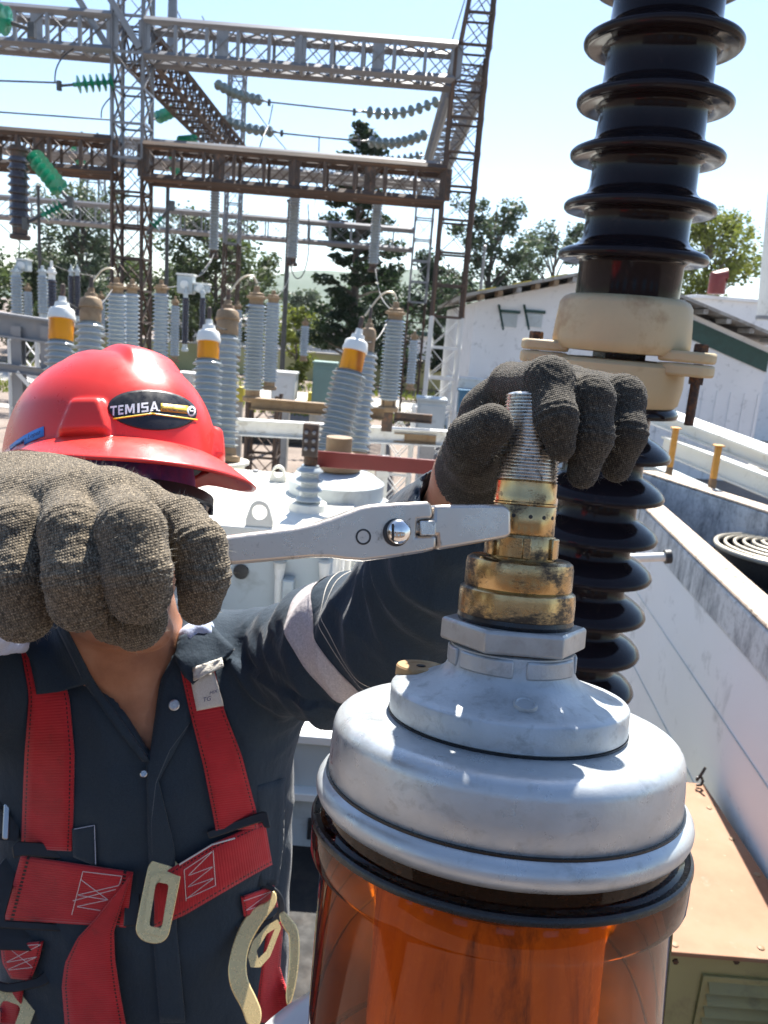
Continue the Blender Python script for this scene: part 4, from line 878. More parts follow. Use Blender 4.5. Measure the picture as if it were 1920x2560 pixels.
def leaf_mat(name, a, b_):
    m, nt, b, co = newmat(name); out = nt.nodes['Material Output']
    oi = nt.nodes.new('ShaderNodeTexCoord').outputs['Object']; c = ramp(nt, noise_out(nt, oi, .9, 4, .7), [(.3, a), (.7, b_)]); nt.links.new(c, b.inputs['Base Color']); b.inputs['Roughness'].default_value = .55; b.inputs['Specular IOR Level'].default_value = .3
    tl = nt.nodes.new('ShaderNodeBsdfTranslucent'); nt.links.new(c, tl.inputs[0]); mx = nt.nodes.new('ShaderNodeMixShader'); mx.inputs[0].default_value = .4
    nt.links.new(b.outputs[0], mx.inputs[1]); nt.links.new(tl.outputs[0], mx.inputs[2]); nt.links.new(mx.outputs[0], out.inputs[0])
leaf_mat('dark_needles', (.018, .035, .016), (.04, .07, .025)); leaf_mat('grey_leaves', (.05, .08, .045), (.10, .13, .07)); leaf_mat('bright_leaves', (.10, .14, .02), (.22, .24, .04)); leaf_mat('mid_leaves', (.035, .06, .025), (.09, .12, .035))
pm('bark', (.10, .08, .065), .9, 0, .3, 3, bs=.5, bscale=12, bdist=.02)
leaf_mat('grass_blades', (.10, .15, .02), (.26, .28, .05)); pm('hill_cover', (.05, .08, .045), .95, 0, .3, .004)

# ================================================================== ground and distance
def struct(o, kind='structure'): o['kind'] = kind; return o
struct(MB().sheet([[(x, y, 0) for x in (-1590, 1590)] for y in (-40, 1590)]).build('ground', 'gravel', None, 0, base=(0, 0, 0)))
struct(MB().box((-6, 47, .01), (60, 7, .02)).build('road', 'concrete_slab', None, 0)); struct(MB().box((-4, 33.5, .012), (40, 1.2, .02)).build('path', 'concrete_slab', None, 0))
gm = MB()
for _ in range(5200):
    x, y = random.uniform(-26, 8), random.choice((random.uniform(38, 43), random.uniform(51, 58))); a = random.uniform(0, 6.3); h = random.uniform(.12, .45); dx, dy = .05 * math.cos(a), .05 * math.sin(a)
    gm.add([(x - dx, y - dy, 0), (x + dx, y + dy, 0), (x + random.uniform(-.1, .1), y + random.uniform(-.1, .1), h)], [(0, 1, 2)])
struct(gm.build('grass', 'grass_blades', None, 0), 'stuff')
hm_ = []; xs = np.linspace(-1500, 1500, 160)
for k, y in enumerate(np.linspace(800, 1550, 14)):
    t = k / 13; hm_.append([(x, y, -2 + math.sin(min(1, t * 1.7) * math.pi / 2) * .40 * (120 + 70 * math.sin(x / 260 + 1.0) + 38 * math.sin(x / 95 + 2) + 14 * math.sin(x / 33)) * (1 - .5 * max(0, t - .6))) for x in xs])
struct(MB().sheet(hm_).build('hills', 'hill_cover', None, 180, base=(0, 800, 0)))

# ================================================================== lattice gantry
def lattice(name, label, p0, p1, ex, ey, w, n, mats, chord=.10, br=.055, w1=None, group=None, plates=0, thin=False):
    """box truss of L angles: four chords, battens and crossed braces; mats(t) gives the paint along it"""
    p0, p1 = np.array(p0, float), np.array(p1, float); ex, ey = np.array(ex, float), np.array(ey, float); w1 = w1 or w
    base = p0 if abs(p1[2] - p0[2]) > 1 else (p0 + p1) / 2
    root = thing(name, label, 'lattice column' if 'column' in name else 'lattice beam', base, group)
    def C(t, i):
        k = 1 - t if False else t; ww = (w[0] + (w1[0] - w[0]) * k, w[1] + (w1[1] - w[1]) * k); sx, sy = ((-1, -1), (1, -1), (1, 1), (-1, 1))[i % 4]
        return p0 + (p1 - p0) * t + ex * sx * ww[0] / 2 + ey * sy * ww[1] / 2
    runs = [0.0]; m0 = mats(0.01)
    for k in range(1, n):
        if mats((k + .5) / n) != mats((k - .5) / n): runs.append(k / n)
    runs.append(1.0)
    for i in range(4):
        for a, b in zip(runs[:-1], runs[1:]): bar('chord', C(a, i), C(b, i), chord, chord, mats((a + b) / 2), root, 'L', ref=ex + ey)
    for k in range(n):
        t0, t1 = k / n, (k + 1) / n; mt = mats((t0 + t1) / 2)
        for i in range(4):
            if not thin: bar('batten', C(t0, i), C(t0, i + 1), br, br, mt, root, 'L')
            bar('brace', C(t0, i), C(t1, i + 1), br, .012, mt, root); 
            if not thin or i % 2 == 0: bar('brace', C(t0, i + 1), C(t1, i), br, .014, mt, root)
    for k in range(plates + 1 if plates else 0):
        t = k / plates
        for i in (0, 2): bar('gusset_plate', C(t, i), C(t, i + 1) if i == 0 else C(t, 3), .34, .016, mats(min(.99, t)), root, ref=p1 - p0) if False else None
        a, b = C(t, 0), C(t, 3 if abs(ey[2]) > .5 else 1); bar('gusset_plate', a - ex * 0, b, .30, .02, mats(min(.98, max(.02, t))), root, ref=ey if abs(ey[2]) < .5 else ex)
    return root
X_, Y_, Z_ = (1, 0, 0), (0, 1, 0), (0, 0, 1)
GY = 22.4
lattice('lattice_column', 'tall lattice column, grey above and rusty below, behind the hard hat', (-7.3, GY, 0), (-7.3, GY, 14), X_, Y_, (.78, .80), 17, lambda t: 'rusty_steel' if t * 14 < 8.6 else 'galvanised', .11, .06, group='gantry columns')
lattice('lattice_column', 'tall lattice column with white painted foot, right end of the gantry', (1.30, GY, 0), (1.30, GY, 11.45), X_, Y_, (.80, .80), 14, lambda t: 'white_steel' if t * 11.45 < 4.6 else 'rusty_steel', .12, .06, group='gantry columns')
lattice('lattice_column', 'tapering lattice peak standing on top of the right gantry column', (1.36, GY, 11.50), (1.60, GY, 15.2), X_, Y_, (.74, .74), 5, lambda t: 'rusty_steel', .12, .06, (.32, .32), group='gantry columns')
lattice('lattice_column', 'pale thin lattice column standing behind the middle of the gantry', (-7.62, 37, 0), (-7.62, 37, 15), X_, Y_, (.62, .62), 18, lambda t: 'rusty_steel' if t < .5 else 'galvanised', .10, .05, group='gantry columns')
lattice('lattice_column', 'thin far lattice column seen left of the white footed column', (.80, 40, 0), (.80, 40, 12.4), X_, Y_, (.82, .82), 13, lambda t: 'rusty_steel' if t < .5 else 'galvanised', .10, .06, group='gantry columns')
lattice('lattice_column', 'faint far lattice tower behind the blurred pale tree', (-24.6, 66, 0), (-24.6, 66, 17), X_, Y_, (2.2, 2.2), 10, lambda t: 'galvanised', .16, .09, (1.2, 1.2), group='gantry columns')
B1 = lambda nm, lab, x0, x1, y, zl, zh, n, mat, pl=0, ch=.15, br=.085, dp=.8: lattice(nm, lab, (x0, y, (zl + zh) / 2), (x1, y, (zl + zh) / 2), Y_, Z_, (dp, zh - zl), n, lambda t: mat, ch, br, group='gantry beams', plates=pl)
B1('lattice_beam', 'upper grey lattice beam between the two gantry columns', -6.9, .90, GY, 10.68, 11.45, 10, 'galvanised', 4)
B1('lattice_beam', 'upper grey lattice beam left of the grey column, running out of view', -13.4, -7.7, GY, 10.72, 11.50, 7, 'galvanised', 3)
B1('lattice_beam', 'lower rusty lattice beam between the two gantry columns', -6.9, .90, GY, 7.80, 8.58, 10, 'rusty_steel', 4, .15)
B1('lattice_beam', 'lower rusty lattice beam left of the grey column, running out of view', -13.4, -7.7, GY, 7.86, 8.64, 7, 'rusty_steel', 3, .15)
B1('lattice_beam', 'pale rear lattice beam just above the rusty beam', -18, .4, 38, 10.6, 11.4, 20, 'galvanised', 0, .14, .06)
B1('lattice_beam', 'pale far lattice beam below the rusty beam', -24, .4, 40.5, 8.15, 9.05, 24, 'galvanised', 0, .14, .06)
B1('lattice_beam', 'thin grey lattice beam close behind the lower rusty beam', -18, .9, 27, 9.0, 9.55, 20, 'galvanised', 0, .11, .05, .6)
lattice('lattice_beam', 'rusty lattice beam running back from the left column', (-7.3, GY + .5, 11.05), (-7.55, 36.6, 11.05), X_, Z_, (.8, .8), 16, lambda t: 'rusty_steel', .13, .06, group='gantry beams')
lattice('lattice_beam', 'grey lattice beam running back from the right column', (1.25, GY + .5, 10.9), (.85, 39.5, 10.9), X_, Z_, (.8, .8), 18, lambda t: 'galvanised', .13, .06, group='gantry beams')
for a, b, lb in (((-9.4, GY - .4, 14.2), (-7.0, GY - .4, 10.8), 'steep grey tie bar crossing the left column top, front one'), ((-10.1, GY - .3, 14.0), (-7.7, GY - .3, 10.6), 'steep grey tie bar crossing the left column top, outer one')):
    r = thing('tie_bar', lb, 'tie bar', np.array(b)); bar('angle_bar', a, b, .16, .16, 'galvanised', r, 'L')
for u0, v0, u1, v1, Y, R_, lb, mt in ((415, 455, 413, 900, 30, .085, 'dark steel pole right of the left lattice column', 'conductor'), (96, 470, 100, 700, 30, .07, 'short dark pole at far left under the beams', 'conductor'), (712, 505, 706, 905, 28, .095, 'tall dark pole left of the big pine tree', 'conductor'), (420, -20, 430, 130, 26, .16, 'thick grey tube rising above the upper beam', 'galvanised'), (1204, 620, 1196, 780, 30, .06, 'thin pale mast right of the right lattice column', 'galvanised')):
    a, b = PY(u0, v0, Y), PY(u1, v1, Y); a = np.array([b[0], Y, a[2]])
    r = thing('pole', lb, 'pole', (b[0], Y, 0 if mt == 'conductor' else b[2])); MB().tube([(b[0], Y, 0 if mt == 'conductor' else b[2]), a], [R_, R_ * .8], 10).build('shaft', mt, r, 60); MB().lathe([(R_ * 1.2, 0), (R_ * 1.2, .08), (0, .12)], np.array(Matrix.Translation(a)), 10).build('pole_cap', mt, r, 40)

# ================================================================== insulator strings and wires
def disc_mesh(mat, r, h):
    def mk():
        o = MB().lathe([(0, h * .9), (r * .16, h * .9), (r * .26, h * .8), (r * .24, h * .30), (r * .5, h * .16), (r * .95, h * .03), (r, 0), (r * .9, -.05 * h), (r * .4, .04 * h), (r * .16, 0), (r * .12, -.1 * h), (0, -.1 * h)], np.eye(4), 18).build('disc', mat, None, 40); me = o.data; bpy.data.objects.remove(o); return me
    return unit_mesh(('disc', mat, r, h), mk)
def string(label, p, q, n, r, mat, sag=0.0, group='glass insulator strings', rod='conductor'):
    p, q = np.array(p, float), np.array(q, float); root = thing('insulator_string', label, 'insulator', p, group); L = np.linalg.norm(q - p); me = disc_mesh(mat, r, L / n)
    pts = [p + (q - p) * t + np.array([0, 0, -sag * math.sin(math.pi * t)]) for t in np.linspace(0, 1, n + 1)]
    for i in range(n):
        o = bpy.data.objects.new('disc', me); COL.objects.link(o); o.parent = root; F = axis_frame(pts[i] - p, pts[i + 1] - pts[i]); o.matrix_local = Matrix(F.tolist())
    e = unit(q - p); MB().tube([p - e * .25] + pts + [q + e * .3], .035, 6).build('rod', rod, root, 60)
    MB().box(q + e * .33, (.10, .10, .22)).build('clamp', rod, root, 0); return root
def wire(label, pts, r=.022, mat='conductor', sag=0.0, n=16):
    P_ = [np.array(x, float) for x in pts]
    if len(P_) == 2: P_ = [P_[0] + (P_[1] - P_[0]) * t + np.array([0, 0, -sag * math.sin(math.pi * t)]) for t in np.linspace(0, 1, n)]
    else:
        q = np.array(P_); t = np.linspace(0, len(q) - 1, 5 * len(q)); i = np.arange(len(q)); P_ = []
        for s in t:
            k = min(int(s), len(q) - 2); f = s - k; a, b, c, d = q[max(k - 1, 0)], q[k], q[k + 1], q[min(k + 2, len(q) - 1)]
            P_.append(.5 * ((2 * b) + (c - a) * f + (2 * a - 5 * b + 4 * c - d) * f * f + (3 * b - a - 3 * c + d) * f ** 3))
    return tag(MB().tube(P_, r, 6).build('wire', mat, None, 60), label, 'wire', 'overhead wires')
string('green glass insulator string left of the grey lattice column', PY(278, 205, 22), PY(182, 212, 21.5), 6, .21, 'green_glass')
wire('taut wire ending at the green string left of the column', [PY(150, 207, 21.4), PY(-60, 200, 21)])
wire('curved jumper wire above the left green string', [PY(137, 205, 21.4), PY(140, 175, 21.4), PY(155, 145, 21.6), PY(185, 120, 22)], .018)
string('short green insulator string right of the grey lattice column', PY(432, 278, 30), PY(388, 297, 29), 4, .21, 'green_glass')
wire('second taut wire at left, below the green string', [PY(278, 300, 24), PY(-60, 276, 23)]); wire('small jumper loop beside the left lattice column', [PY(253, 295, 23), PY(256, 270, 23), PY(275, 245, 23), PY(290, 235, 23)], .018)
string('dark green bottle shaped insulator at the top left corner', PY(-20, 40, 14), PY(30, 58, 14), 3, .22, 'green_glass')
string('long green insulator string hanging slantwise below the rusty beam at left', PY(88, 395, 17), PY(156, 480, 16.5), 6, .19, 'green_glass'); string('green insulator string under the slanting one at left', PY(152, 515, 16.5), PY(102, 540, 16.3), 5, .15, 'green_glass')
string('faint green string behind the rusty beam at left', PY(183, 378, 30), PY(206, 410, 29.5), 4, .20, 'green_glass'); string('faint green string behind the rusty beam right of the column', PY(428, 402, 30), PY(448, 435, 29.5), 4, .20, 'green_glass')
string('green insulator string right beside the lattice column, low', PY(385, 565, 19), PY(406, 542, 19), 3, .17, 'green_glass'); string('pale green string lying above the rusty beam', PY(450, 352, 30), PY(492, 348, 29.5), 6, .17, 'green_glass')
string('grey insulator string, upper, right of the thin rear column', PY(545, 212, 34), PY(660, 252, 32), 8, .20, 'pale_green_glass', .1); string('grey insulator string, lower, right of the thin rear column', PY(560, 300, 34), PY(690, 330, 32), 8, .20, 'pale_green_glass', .1)
string('grey insulator string, highest of three at the right column', PY(1090, 255, 32), PY(905, 278, 30), 9, .20, 'pale_green_glass', .22); string('grey insulator string, middle of three at the right column', PY(1060, 338, 32), PY(915, 352, 30), 9, .20, 'pale_green_glass', .18); string('grey insulator string, lowest of three at the right column', PY(1045, 390, 34), PY(905, 396, 33), 9, .18, 'pale_green_glass', .12)
wire('wire between the upper pair of grey strings', [PY(672, 255, 31.7), PY(895, 279, 29.8)], .03); wire('wire between the lower pair of grey strings', [PY(700, 333, 31.7), PY(905, 353, 29.8)], .03)
wire('drop wire from the upper grey string', [PY(682, 262, 31.6), PY(672, 310, 31), PY(655, 350, 30), PY(640, 400, 30)], .022); wire('drop wire from the lower grey string', [PY(798, 340, 30), PY(796, 400, 30), PY(790, 480, 30), PY(785, 545, 29)], .022)
wire('slanting stay wire at the top of the right column', [PY(1162, 0, 23), PY(1125, 118, 22)], .016)
for a, b, lb in (((505, 40), (760, 420), 'fine slanting wire across the sky left of centre'), ((440, 20), (520, 90), 'fine short wire above the upper beam'), ((0, 560), (240, 690), 'slack wire at far left above the porcelain columns')): wire(lb, [PY(*a, 26), PY(*b, 30)], .016, sag=.4)
wire('hanging loop of cable left of the pine tree', [PY(722, 640, 20), PY(735, 690, 20), PY(755, 690, 20), PY(770, 640, 20), PY(772, 560, 20), PY(770, 510, 20)], .014)

# ================================================================== porcelain posts
def sheds(rc, rs, z0, z1, n, cone=0.0):
    pr = [(rc * .6, z0), (rc, z0)]; h = (z1 - z0) / n
    for k in range(n):
        z = z0 + k * h; q = 1 - cone * (z - z0) / (z1 - z0); pr += [(rc * q, z + h * .18), (rs * q, z + h * .38), (rs * q * 1.01, z + h * .46), (rs * q * .98, z + h * .54), (rc * q * 1.05, z + h * .82)]
    return pr + [(rc * (1 - cone), z1), (rc * .6, z1)]
def post(label, top, bot, d, rpx, n, mat='grey_porcelain', capm='tan_steel', capk=1, group='porcelain columns', hang=False, head=None):
    """ribbed column between two frame points at camera depth d; rpx = rib radius in pixels"""
    a, b = P(*bot, d), P(*top, d); b = np.array([a[0] + (b[0] - a[0]) * .0 + (b[0] - a[0]) * (0 if head != 'tilt' else 1), a[1] + (0 if head != 'tilt' else b[1] - a[1]), b[2]]); L = np.linalg.norm(b - a); rs = rpx * d / FPX; F = axis_frame(a, b - a)
    root = thing('porcelain_post' if not hang else 'hanging_insulator', label, 'insulator', a, group)
    MB().lathe(sheds(rs * .74, rs, 0, L, n), F, 28).build('porcelain', mat, root, 40)
    k = capk
    MB().lathe([(rs * .8, -.16 * k), (rs * .95, -.15 * k), (rs * .95, -.10 * k), (rs * .7, -.08 * k), (rs * .7, 0)], F, 20).build('base_fitting', capm, root, 30)
    F2 = axis_frame(b, b - a); MB().lathe([(rs * .66, 0), (rs * .66, .07 * k), (rs * .95, .08 * k), (rs * .95, .11 * k), (rs * .70, .115 * k), (rs * .70, .15 * k), (rs * .30, .16 * k), (rs * .26, .24 * k), (0, .245 * k)], F2, 20).build('head_fitting', capm, root, 30)
    return root, F2, rs
for lb, tp, bt, d, R_, n in (('grey ribbed column left of the lattice column foot, left one of the close pair', (294, 735), (291, 940), 11.3, 24, 20), ('grey ribbed column left of the lattice column foot, right one of the close pair', (331, 735), (329, 940), 12.5, 19, 20), ('grey ribbed column just right of the lattice column foot', (404, 735), (400, 960), 13.5, 20, 24), ('tall grey ribbed column under the curved cable, left of the pine', (640, 762), (632, 975), 10.0, 26, 24), ('slimmer grey ribbed column right behind the one under the cable', (681, 758), (674, 955), 14.5, 19, 24), ('grey ribbed column standing left of the white footed lattice column', (983, 800), (972, 1000), 10.2, 27, 23)):
    r, F2, rs = post(lb, tp, bt, d, R_, n, capk=.9)
    o = F2[:3, 3]; cw = {294: 'pale curved cable at the head of the left close pair', 640: 'pale curved cable left of the pine tree', 983: 'pale curved cable left of the white footed lattice column'}.get(tp[0])
    if cw: wire(cw, [o + (0, 0, .25), o + (-.06, -.02, .33), o + (-.20, -.04, .28), o + (-.38, -.05, .02)], .013, 'bare_cable')
for lb, tp, bt, d, R_, n, mt in (('small grey ribbed post at far left edge', (46, 690), (43, 785), 16, 15, 12, 'grey_porcelain'), ('small grey ribbed post beside the far left one', (110, 690), (108, 785), 16, 13, 12, 'grey_porcelain'), ('small dark post with white head at left', (133, 700), (131, 790), 13, 12, 10, 'dark_porcelain'), ('small dark ribbed post, left one of a pair behind the left bushings', (181, 690), (179, 790), 15, 8, 14, 'dark_porcelain'), ('small dark ribbed post, right one of a pair behind the left bushings', (196, 690), (194, 790), 15, 8, 14, 'dark_porcelain'), ('slim dark post carrying the grey box, left one', (466, 745), (462, 860), 14, 9, 16, 'dark_porcelain'), ('slim dark post carrying the grey box, right one', (508, 745), (504, 860), 14, 8, 16, 'dark_porcelain')):
    r, F2, rs = post(lb, tp, bt, d, R_, n, mt, 'white_paint' if 'white' in lb else 'grey_paint', 1.2 if 'white' in lb else .8)
for lb, tp, bt, R_, n, mt in (('grey ribbed insulator hanging under the rusty beam, left of the three', (536, 470), (534, 625), 13, 22, 'grey_porcelain'), ('grey ribbed insulator hanging under the rusty beam, middle of the three', (734, 492), (730, 645), 15, 22, 'grey_porcelain'), ('grey ribbed insulator hanging under the rusty beam, right of the three', (938, 508), (933, 660), 14, 22, 'grey_porcelain')):
    post(lb, tp, bt, 23, R_, n, mt, 'rusty_steel', 1.4, 'hanging insulators', True)
post('nearly black stacked insulator hanging under the beam at far left', (55, 400), (50, 570), 16, 26, 9, 'dark_porcelain', 'rusty_steel', 1.4, 'hanging insulators', True)
for c, w, h, d, lb in (((466, 712), 40, 44, 14, 'pale grey switch head box on dark posts'), ((505, 722), 36, 18, 14, 'small pale grey terminal box right of the switch head'), ((60, 665), 30, 26, 16, 'pale small box over the far left posts')):
    o = P(*c, d); s = d / FPX; r = thing('switch_head', lb, 'switch box', o - np.array([0, 0, h * s / 2]), 'switch head boxes'); MB().box(o, (w * s, .22, h * s)).build('housing', 'grey_paint', r, 20, .02); MB().lathe([(.07, 0), (.07, .05), (0, .06)], axis_frame(o - np.array([0, .11, 0]), (0, -1, 0), (0, 0, 1)), 20).build('round_cover', 'white_paint', r, 30); MB().box(o + (0, 0, h * s / 2 + .015), (w * s * 1.1, .25, .03)).build('lid', 'white_paint', r, 20, .005)
def sight_bushing(label, cap_top, glass_top, glass_bot, foot, d, gpx, ppx, n, glass=True):
    """gpx, ppx: radii of glass and of the top rib in pixels"""
    s = d / FPX; a, b = P(*foot, d), P(*glass_bot, d); ax = unit(b - a); L = np.linalg.norm(b - a); F = axis_frame(a, ax)
    root = thing('bushing', label, 'bushing', a, 'bushings of the second transformer'); rs = ppx * s
    MB().lathe(sheds(rs * .80, rs * 1.08, 0, L - rs * .12, n, .10) + [(rs * .86, L - rs * .1), (rs * .6, L)], F, 40).build('porcelain', 'grey_porcelain', root, 40)
    MB().lathe([(rs * 1.1, -.16), (rs * 1.25, -.15), (rs * 1.25, -.10), (rs * .95, -.08), (rs * .9, 0)], F, 32).build('base_flange', 'tan_steel', root, 30)
    g = gpx * s; hg = np.linalg.norm(P(*glass_top, d) - b)
    MB().lathe([(g * .96, L - .01), (g, L + hg * .06), (g, L + hg * .9), (g * .94, L + hg)], F, 40, False).build('sight_glass' if glass else 'head_collar', 'amber_glow' if glass else 'tan_steel', root, 40)
    if glass: MB().lathe([(g * .4, L), (g * .4, L + hg)], F, 16).build('inner_tube', 'oiled_glint_core', root, 40)
    z = L + hg; cm = 'white_paint' if glass else 'tan_steel'
    MB().lathe([(g * .9, z - .012), (g * 1.10, z - .008), (g * 1.12, z + .02), (g * 1.04, z + .045), (g * 1.0, z + .085), (g * .9, z + .10), (g * .62, z + .115), (g * .56, z + .16), (g * .34, z + .17), (g * .30, z + .22)], F, 40).build('cap', cm, root, 35)
    MB().lathe([(g * .2, z + .2), (g * .2, z + .34), (g * .1, z + .35)], F, 16).build('stud', 'rusty_steel', root, 40)
    return root
m_, nt_, b__, co_ = newmat('amber_glow'); b__.inputs['Base Color'].default_value = (.62, .25, .012, 1); b__.inputs['Roughness'].default_value = .2; b__.inputs['Specular IOR Level'].default_value = .25
_c = ramp(nt_, noise_out(nt_, co_, 7, 2, .5, (1, 1, .05)), [(.40, (.40, .11, .003)), (.58, (.80, .30, .006))]); nt_.links.new(_c, b__.inputs['Base Color'])
sight_bushing('bushing with amber sight glass behind the hard hat, leftmost of three', (153, 760), (153, 797), (152, 850), (143, 1080), 8.0, 30, 37, 14)
sight_bushing('bushing with amber sight glass right above the hard hat brim, middle of three', (521, 820), (521, 853), (520, 897), (512, 1150), 8.2, 27, 38, 15)
sight_bushing('leaning bushing with amber sight glass in front of the pine, rightmost of three', (886, 845), (884, 876), (876, 926), (826, 1150), 8.0, 29, 45, 16)
sight_bushing('bushing with rusty head behind the leftmost amber one', (228, 760), (228, 770), (226, 805), (220, 1050), 8.9, 26, 36, 14, False)
sight_bushing('bushing with rusty head behind the middle amber one', (569, 790), (569, 800), (568, 838), (560, 1120), 9.0, 27, 33, 17, False)
sight_bushing('bushing with rusty head behind the leaning amber one', (920, 840), (920, 846), (917, 880), (892, 1130), 9.0, 18, 30, 16, False)

for lb, tp, bt, d, R_, n in (('small far grey post behind the left edge rail', (74, 730), (72, 820), 19, 11, 14), ('small far grey post between the two rusty headed bushings at left', (255, 750), (253, 840), 19, 11, 14), ('far grey post left of the grey switch head', (438, 765), (436, 890), 17, 12, 18), ('far grey post close left of the tall column under the cable', (594, 775), (591, 890), 18, 12, 18), ('far short grey post right of the dark pole', (762, 815), (759, 890), 20, 11, 12), ('far grey post close to the white lattice foot', (1030, 850), (1026, 960), 17, 12, 16)):
    r, F2, rs = post(lb, tp, bt, d, R_, n, capk=.8)
for k, (a, b, lb) in enumerate((((536, 632, 23), (466, 690, 14), 'thin drop wire from the left hanging insulator'), ((734, 655, 23), (681, 745, 14.5), 'thin drop wire from the middle hanging insulator'), ((938, 668, 23), (985, 780, 10.2), 'thin drop wire from the right hanging insulator'), ((404, 720, 13.5), (534, 640, 23), 'thin wire rising from the column by the lattice foot'), ((294, 700, 11.3), (153, 745, 8.0), 'thin wire down to the leftmost amber bushing'), ((640, 730, 10), (521, 800, 8.2), 'thin wire down to the middle amber bushing'), ((983, 770, 10.2), (890, 828, 8.0), 'thin wire down to the leaning bushing'), ((50, 590, 16), (40, 660, 16), 'short wire under the black hanging insulator'))):
    wire(lb, [P(*a), P(*b)], .011 if a[2] > 12 else .008, sag=.25)
for k, (u, v0, v1, Y, w, lb) in enumerate(((665, 985, 1110, 14, .5, 'short rusty lattice stand under the tall grey column'), (400, 960, 1060, 16, .5, 'short rusty lattice stand behind the hard hat'), (1005, 1010, 1240, 13, .45, 'short pale lattice stand right of the leaning bushing'), (75, 850, 1150, 15, .5, 'pale lattice stand at the left edge'))):
    q = PY(u, v0, Y); lattice('lattice_column', lb, (q[0], Y, 0), (q[0], Y, q[2]), X_, Y_, (w, w), 6, lambda t, kk=k: 'rusty_steel' if kk < 2 else 'white_steel', .08, .045, group='equipment stands')

# ================================================================== transformers and yard steel
def boxthing(name, label, cat, c, size, mat, group=None, bevel=.01, parts=()):
    c = np.array(c, float); root = thing(name, label, cat, c - np.array([0, 0, size[2] / 2]), group); MB().box(c, size).build('body', mat, root, 20, bevel)
    for nm, o, s, mt in parts: MB().box(c + np.array(o), s).build(nm, mt, root, 20, min(.004, min(s) * .3))
    return root
# second transformer under the amber bushings
t2 = thing('transformer', 'grey transformer carrying the row of amber glass bushings', 'transformer', (-1.6, 9.4, 0))
MB().box((-1.6, 9.2, .9), (6.4, 2.4, 1.8)).build('tank', 'grey_paint', t2, 20, .03); MB().box((-1.6, 9.2, 1.85), (6.6, 2.6, .10)).build('lid', 'cream_tank', t2, 20, .02)
for k in range(13): MB().box((-4.6 + k * .5, 7.96, .9), (.10, .10, 1.7)).build('stiffener', 'grey_paint', t2, 20, .01)
for q, r_t in ((P(143, 1080, 8.0), .26), (P(512, 1150, 8.2), .27), (P(826, 1150, 8.0), .28), (P(220, 1050, 8.9), .24), (P(560, 1120, 9.0), .24), (P(892, 1130, 9.0), .22)): MB().lathe([(r_t * 1.15, 1.85), (r_t * 1.15, 1.95), (r_t, 1.96), (r_t, q[2] - .18), (r_t * 1.2, q[2] - .17), (r_t * 1.2, q[2] - .14)], np.array(Matrix.Translation((q[0], q[1], 0))), 32).build('turret', 'cream_tank', t2, 30)
# first transformer: the pale tank beside the worker
tz = 3.68; t1 = thing('transformer', 'pale cream transformer tank just behind the wrench', 'transformer', (-.95, 4.1, 0))
q0, q1 = PZ(300, 1330, tz), PZ(880, 1290, tz); q3 = PZ(700, 1168, tz)
tx0, tx1, ty0, ty1 = -2.3, q1[0], 3.42, 4.75
MB().box(((tx0 + tx1) / 2, (ty0 + ty1) / 2, 2.62), (tx1 - tx0 - .12, ty1 - ty0 - .12, 2.0)).build('tank', 'grey_paint', t1, 20, .02)
lid = MB().box(((tx0 + tx1) / 2, (ty0 + ty1) / 2, tz - .03), (tx1 - tx0, ty1 - ty0, .06)).build('lid', 'cream_tank', t1, 20, .008)
for k in range(9): MB().lathe([(.018, 0), (.018, .014), (.01, .016), (0, .016)], np.array(Matrix.Translation((tx1 - .15 - k * .24, ty0 + .05, tz))), 6).build('lid_bolt', 'galvanised', lid, 20)
for k in range(9): MB().lathe([(.018, 0), (.018, .014), (.01, .016), (0, .016)], np.array(Matrix.Translation((tx1 - .15 - k * .24, ty1 - .06, tz))), 6).build('lid_bolt', 'galvanised', lid, 20)
def lug(u, v, sc):
    o = PZ(u, v, tz); a = [(-.07, 0), (-.07, .03), (-.045, .11), (-.02, .135), (.02, .135), (.045, .11), (.07, .03), (.07, 0)]; mb = MB(); n = 24; out = resample([(x * sc, z * sc) for x, z in a] + [(-.07 * sc, 0)], n + 1)[:-1]; c = np.array([0, .075 * sc]); inn = [c + .036 * sc * unit(p - c) for p in out]
    vs = [o + (p[0], dy, p[1]) for dy in (0, .03) for p in list(out) + inn]; f = []
    for i in range(n): j = (i + 1) % n; f += [(i, j, n + j, n + i), (2 * n + j, 2 * n + i, 3 * n + i, 3 * n + j), (i, 2 * n + i, 2 * n + j, j), (n + i, n + j, 3 * n + j, 3 * n + i)]
    mb.add(vs, f); return mb.build('lifting_lug', 'cream_tank', t1, 30, .003)
lug(647, 1318, .9); lug(694, 1205, .7)
MB().lathe([(.035, -.02), (.035, 0), (.015, .004), (0, .004)], axis_frame(PY(602, 1430, ty0 + .05), (0, -1, 0), (0, 0, 1)), 20).build('drain_plug', 'blackened_steel', t1, 30)
for k, u in enumerate((812, 700, 480)): MB().tube([PY(u, 1405, ty0 + .03), PY(u - 2, 1440, ty0 + .03), PY(u - 6, 1700, ty0 + .03)], [.030, .022, .022], 10).build('pipe', 'white_paint', t1, 60)
for k in range(6): MB().box((tx1 - .25 - k * .42, ty0 + .03, 2.5), (.05, .08, 1.9)).build('stiffener', 'grey_paint', t1, 20, .006)
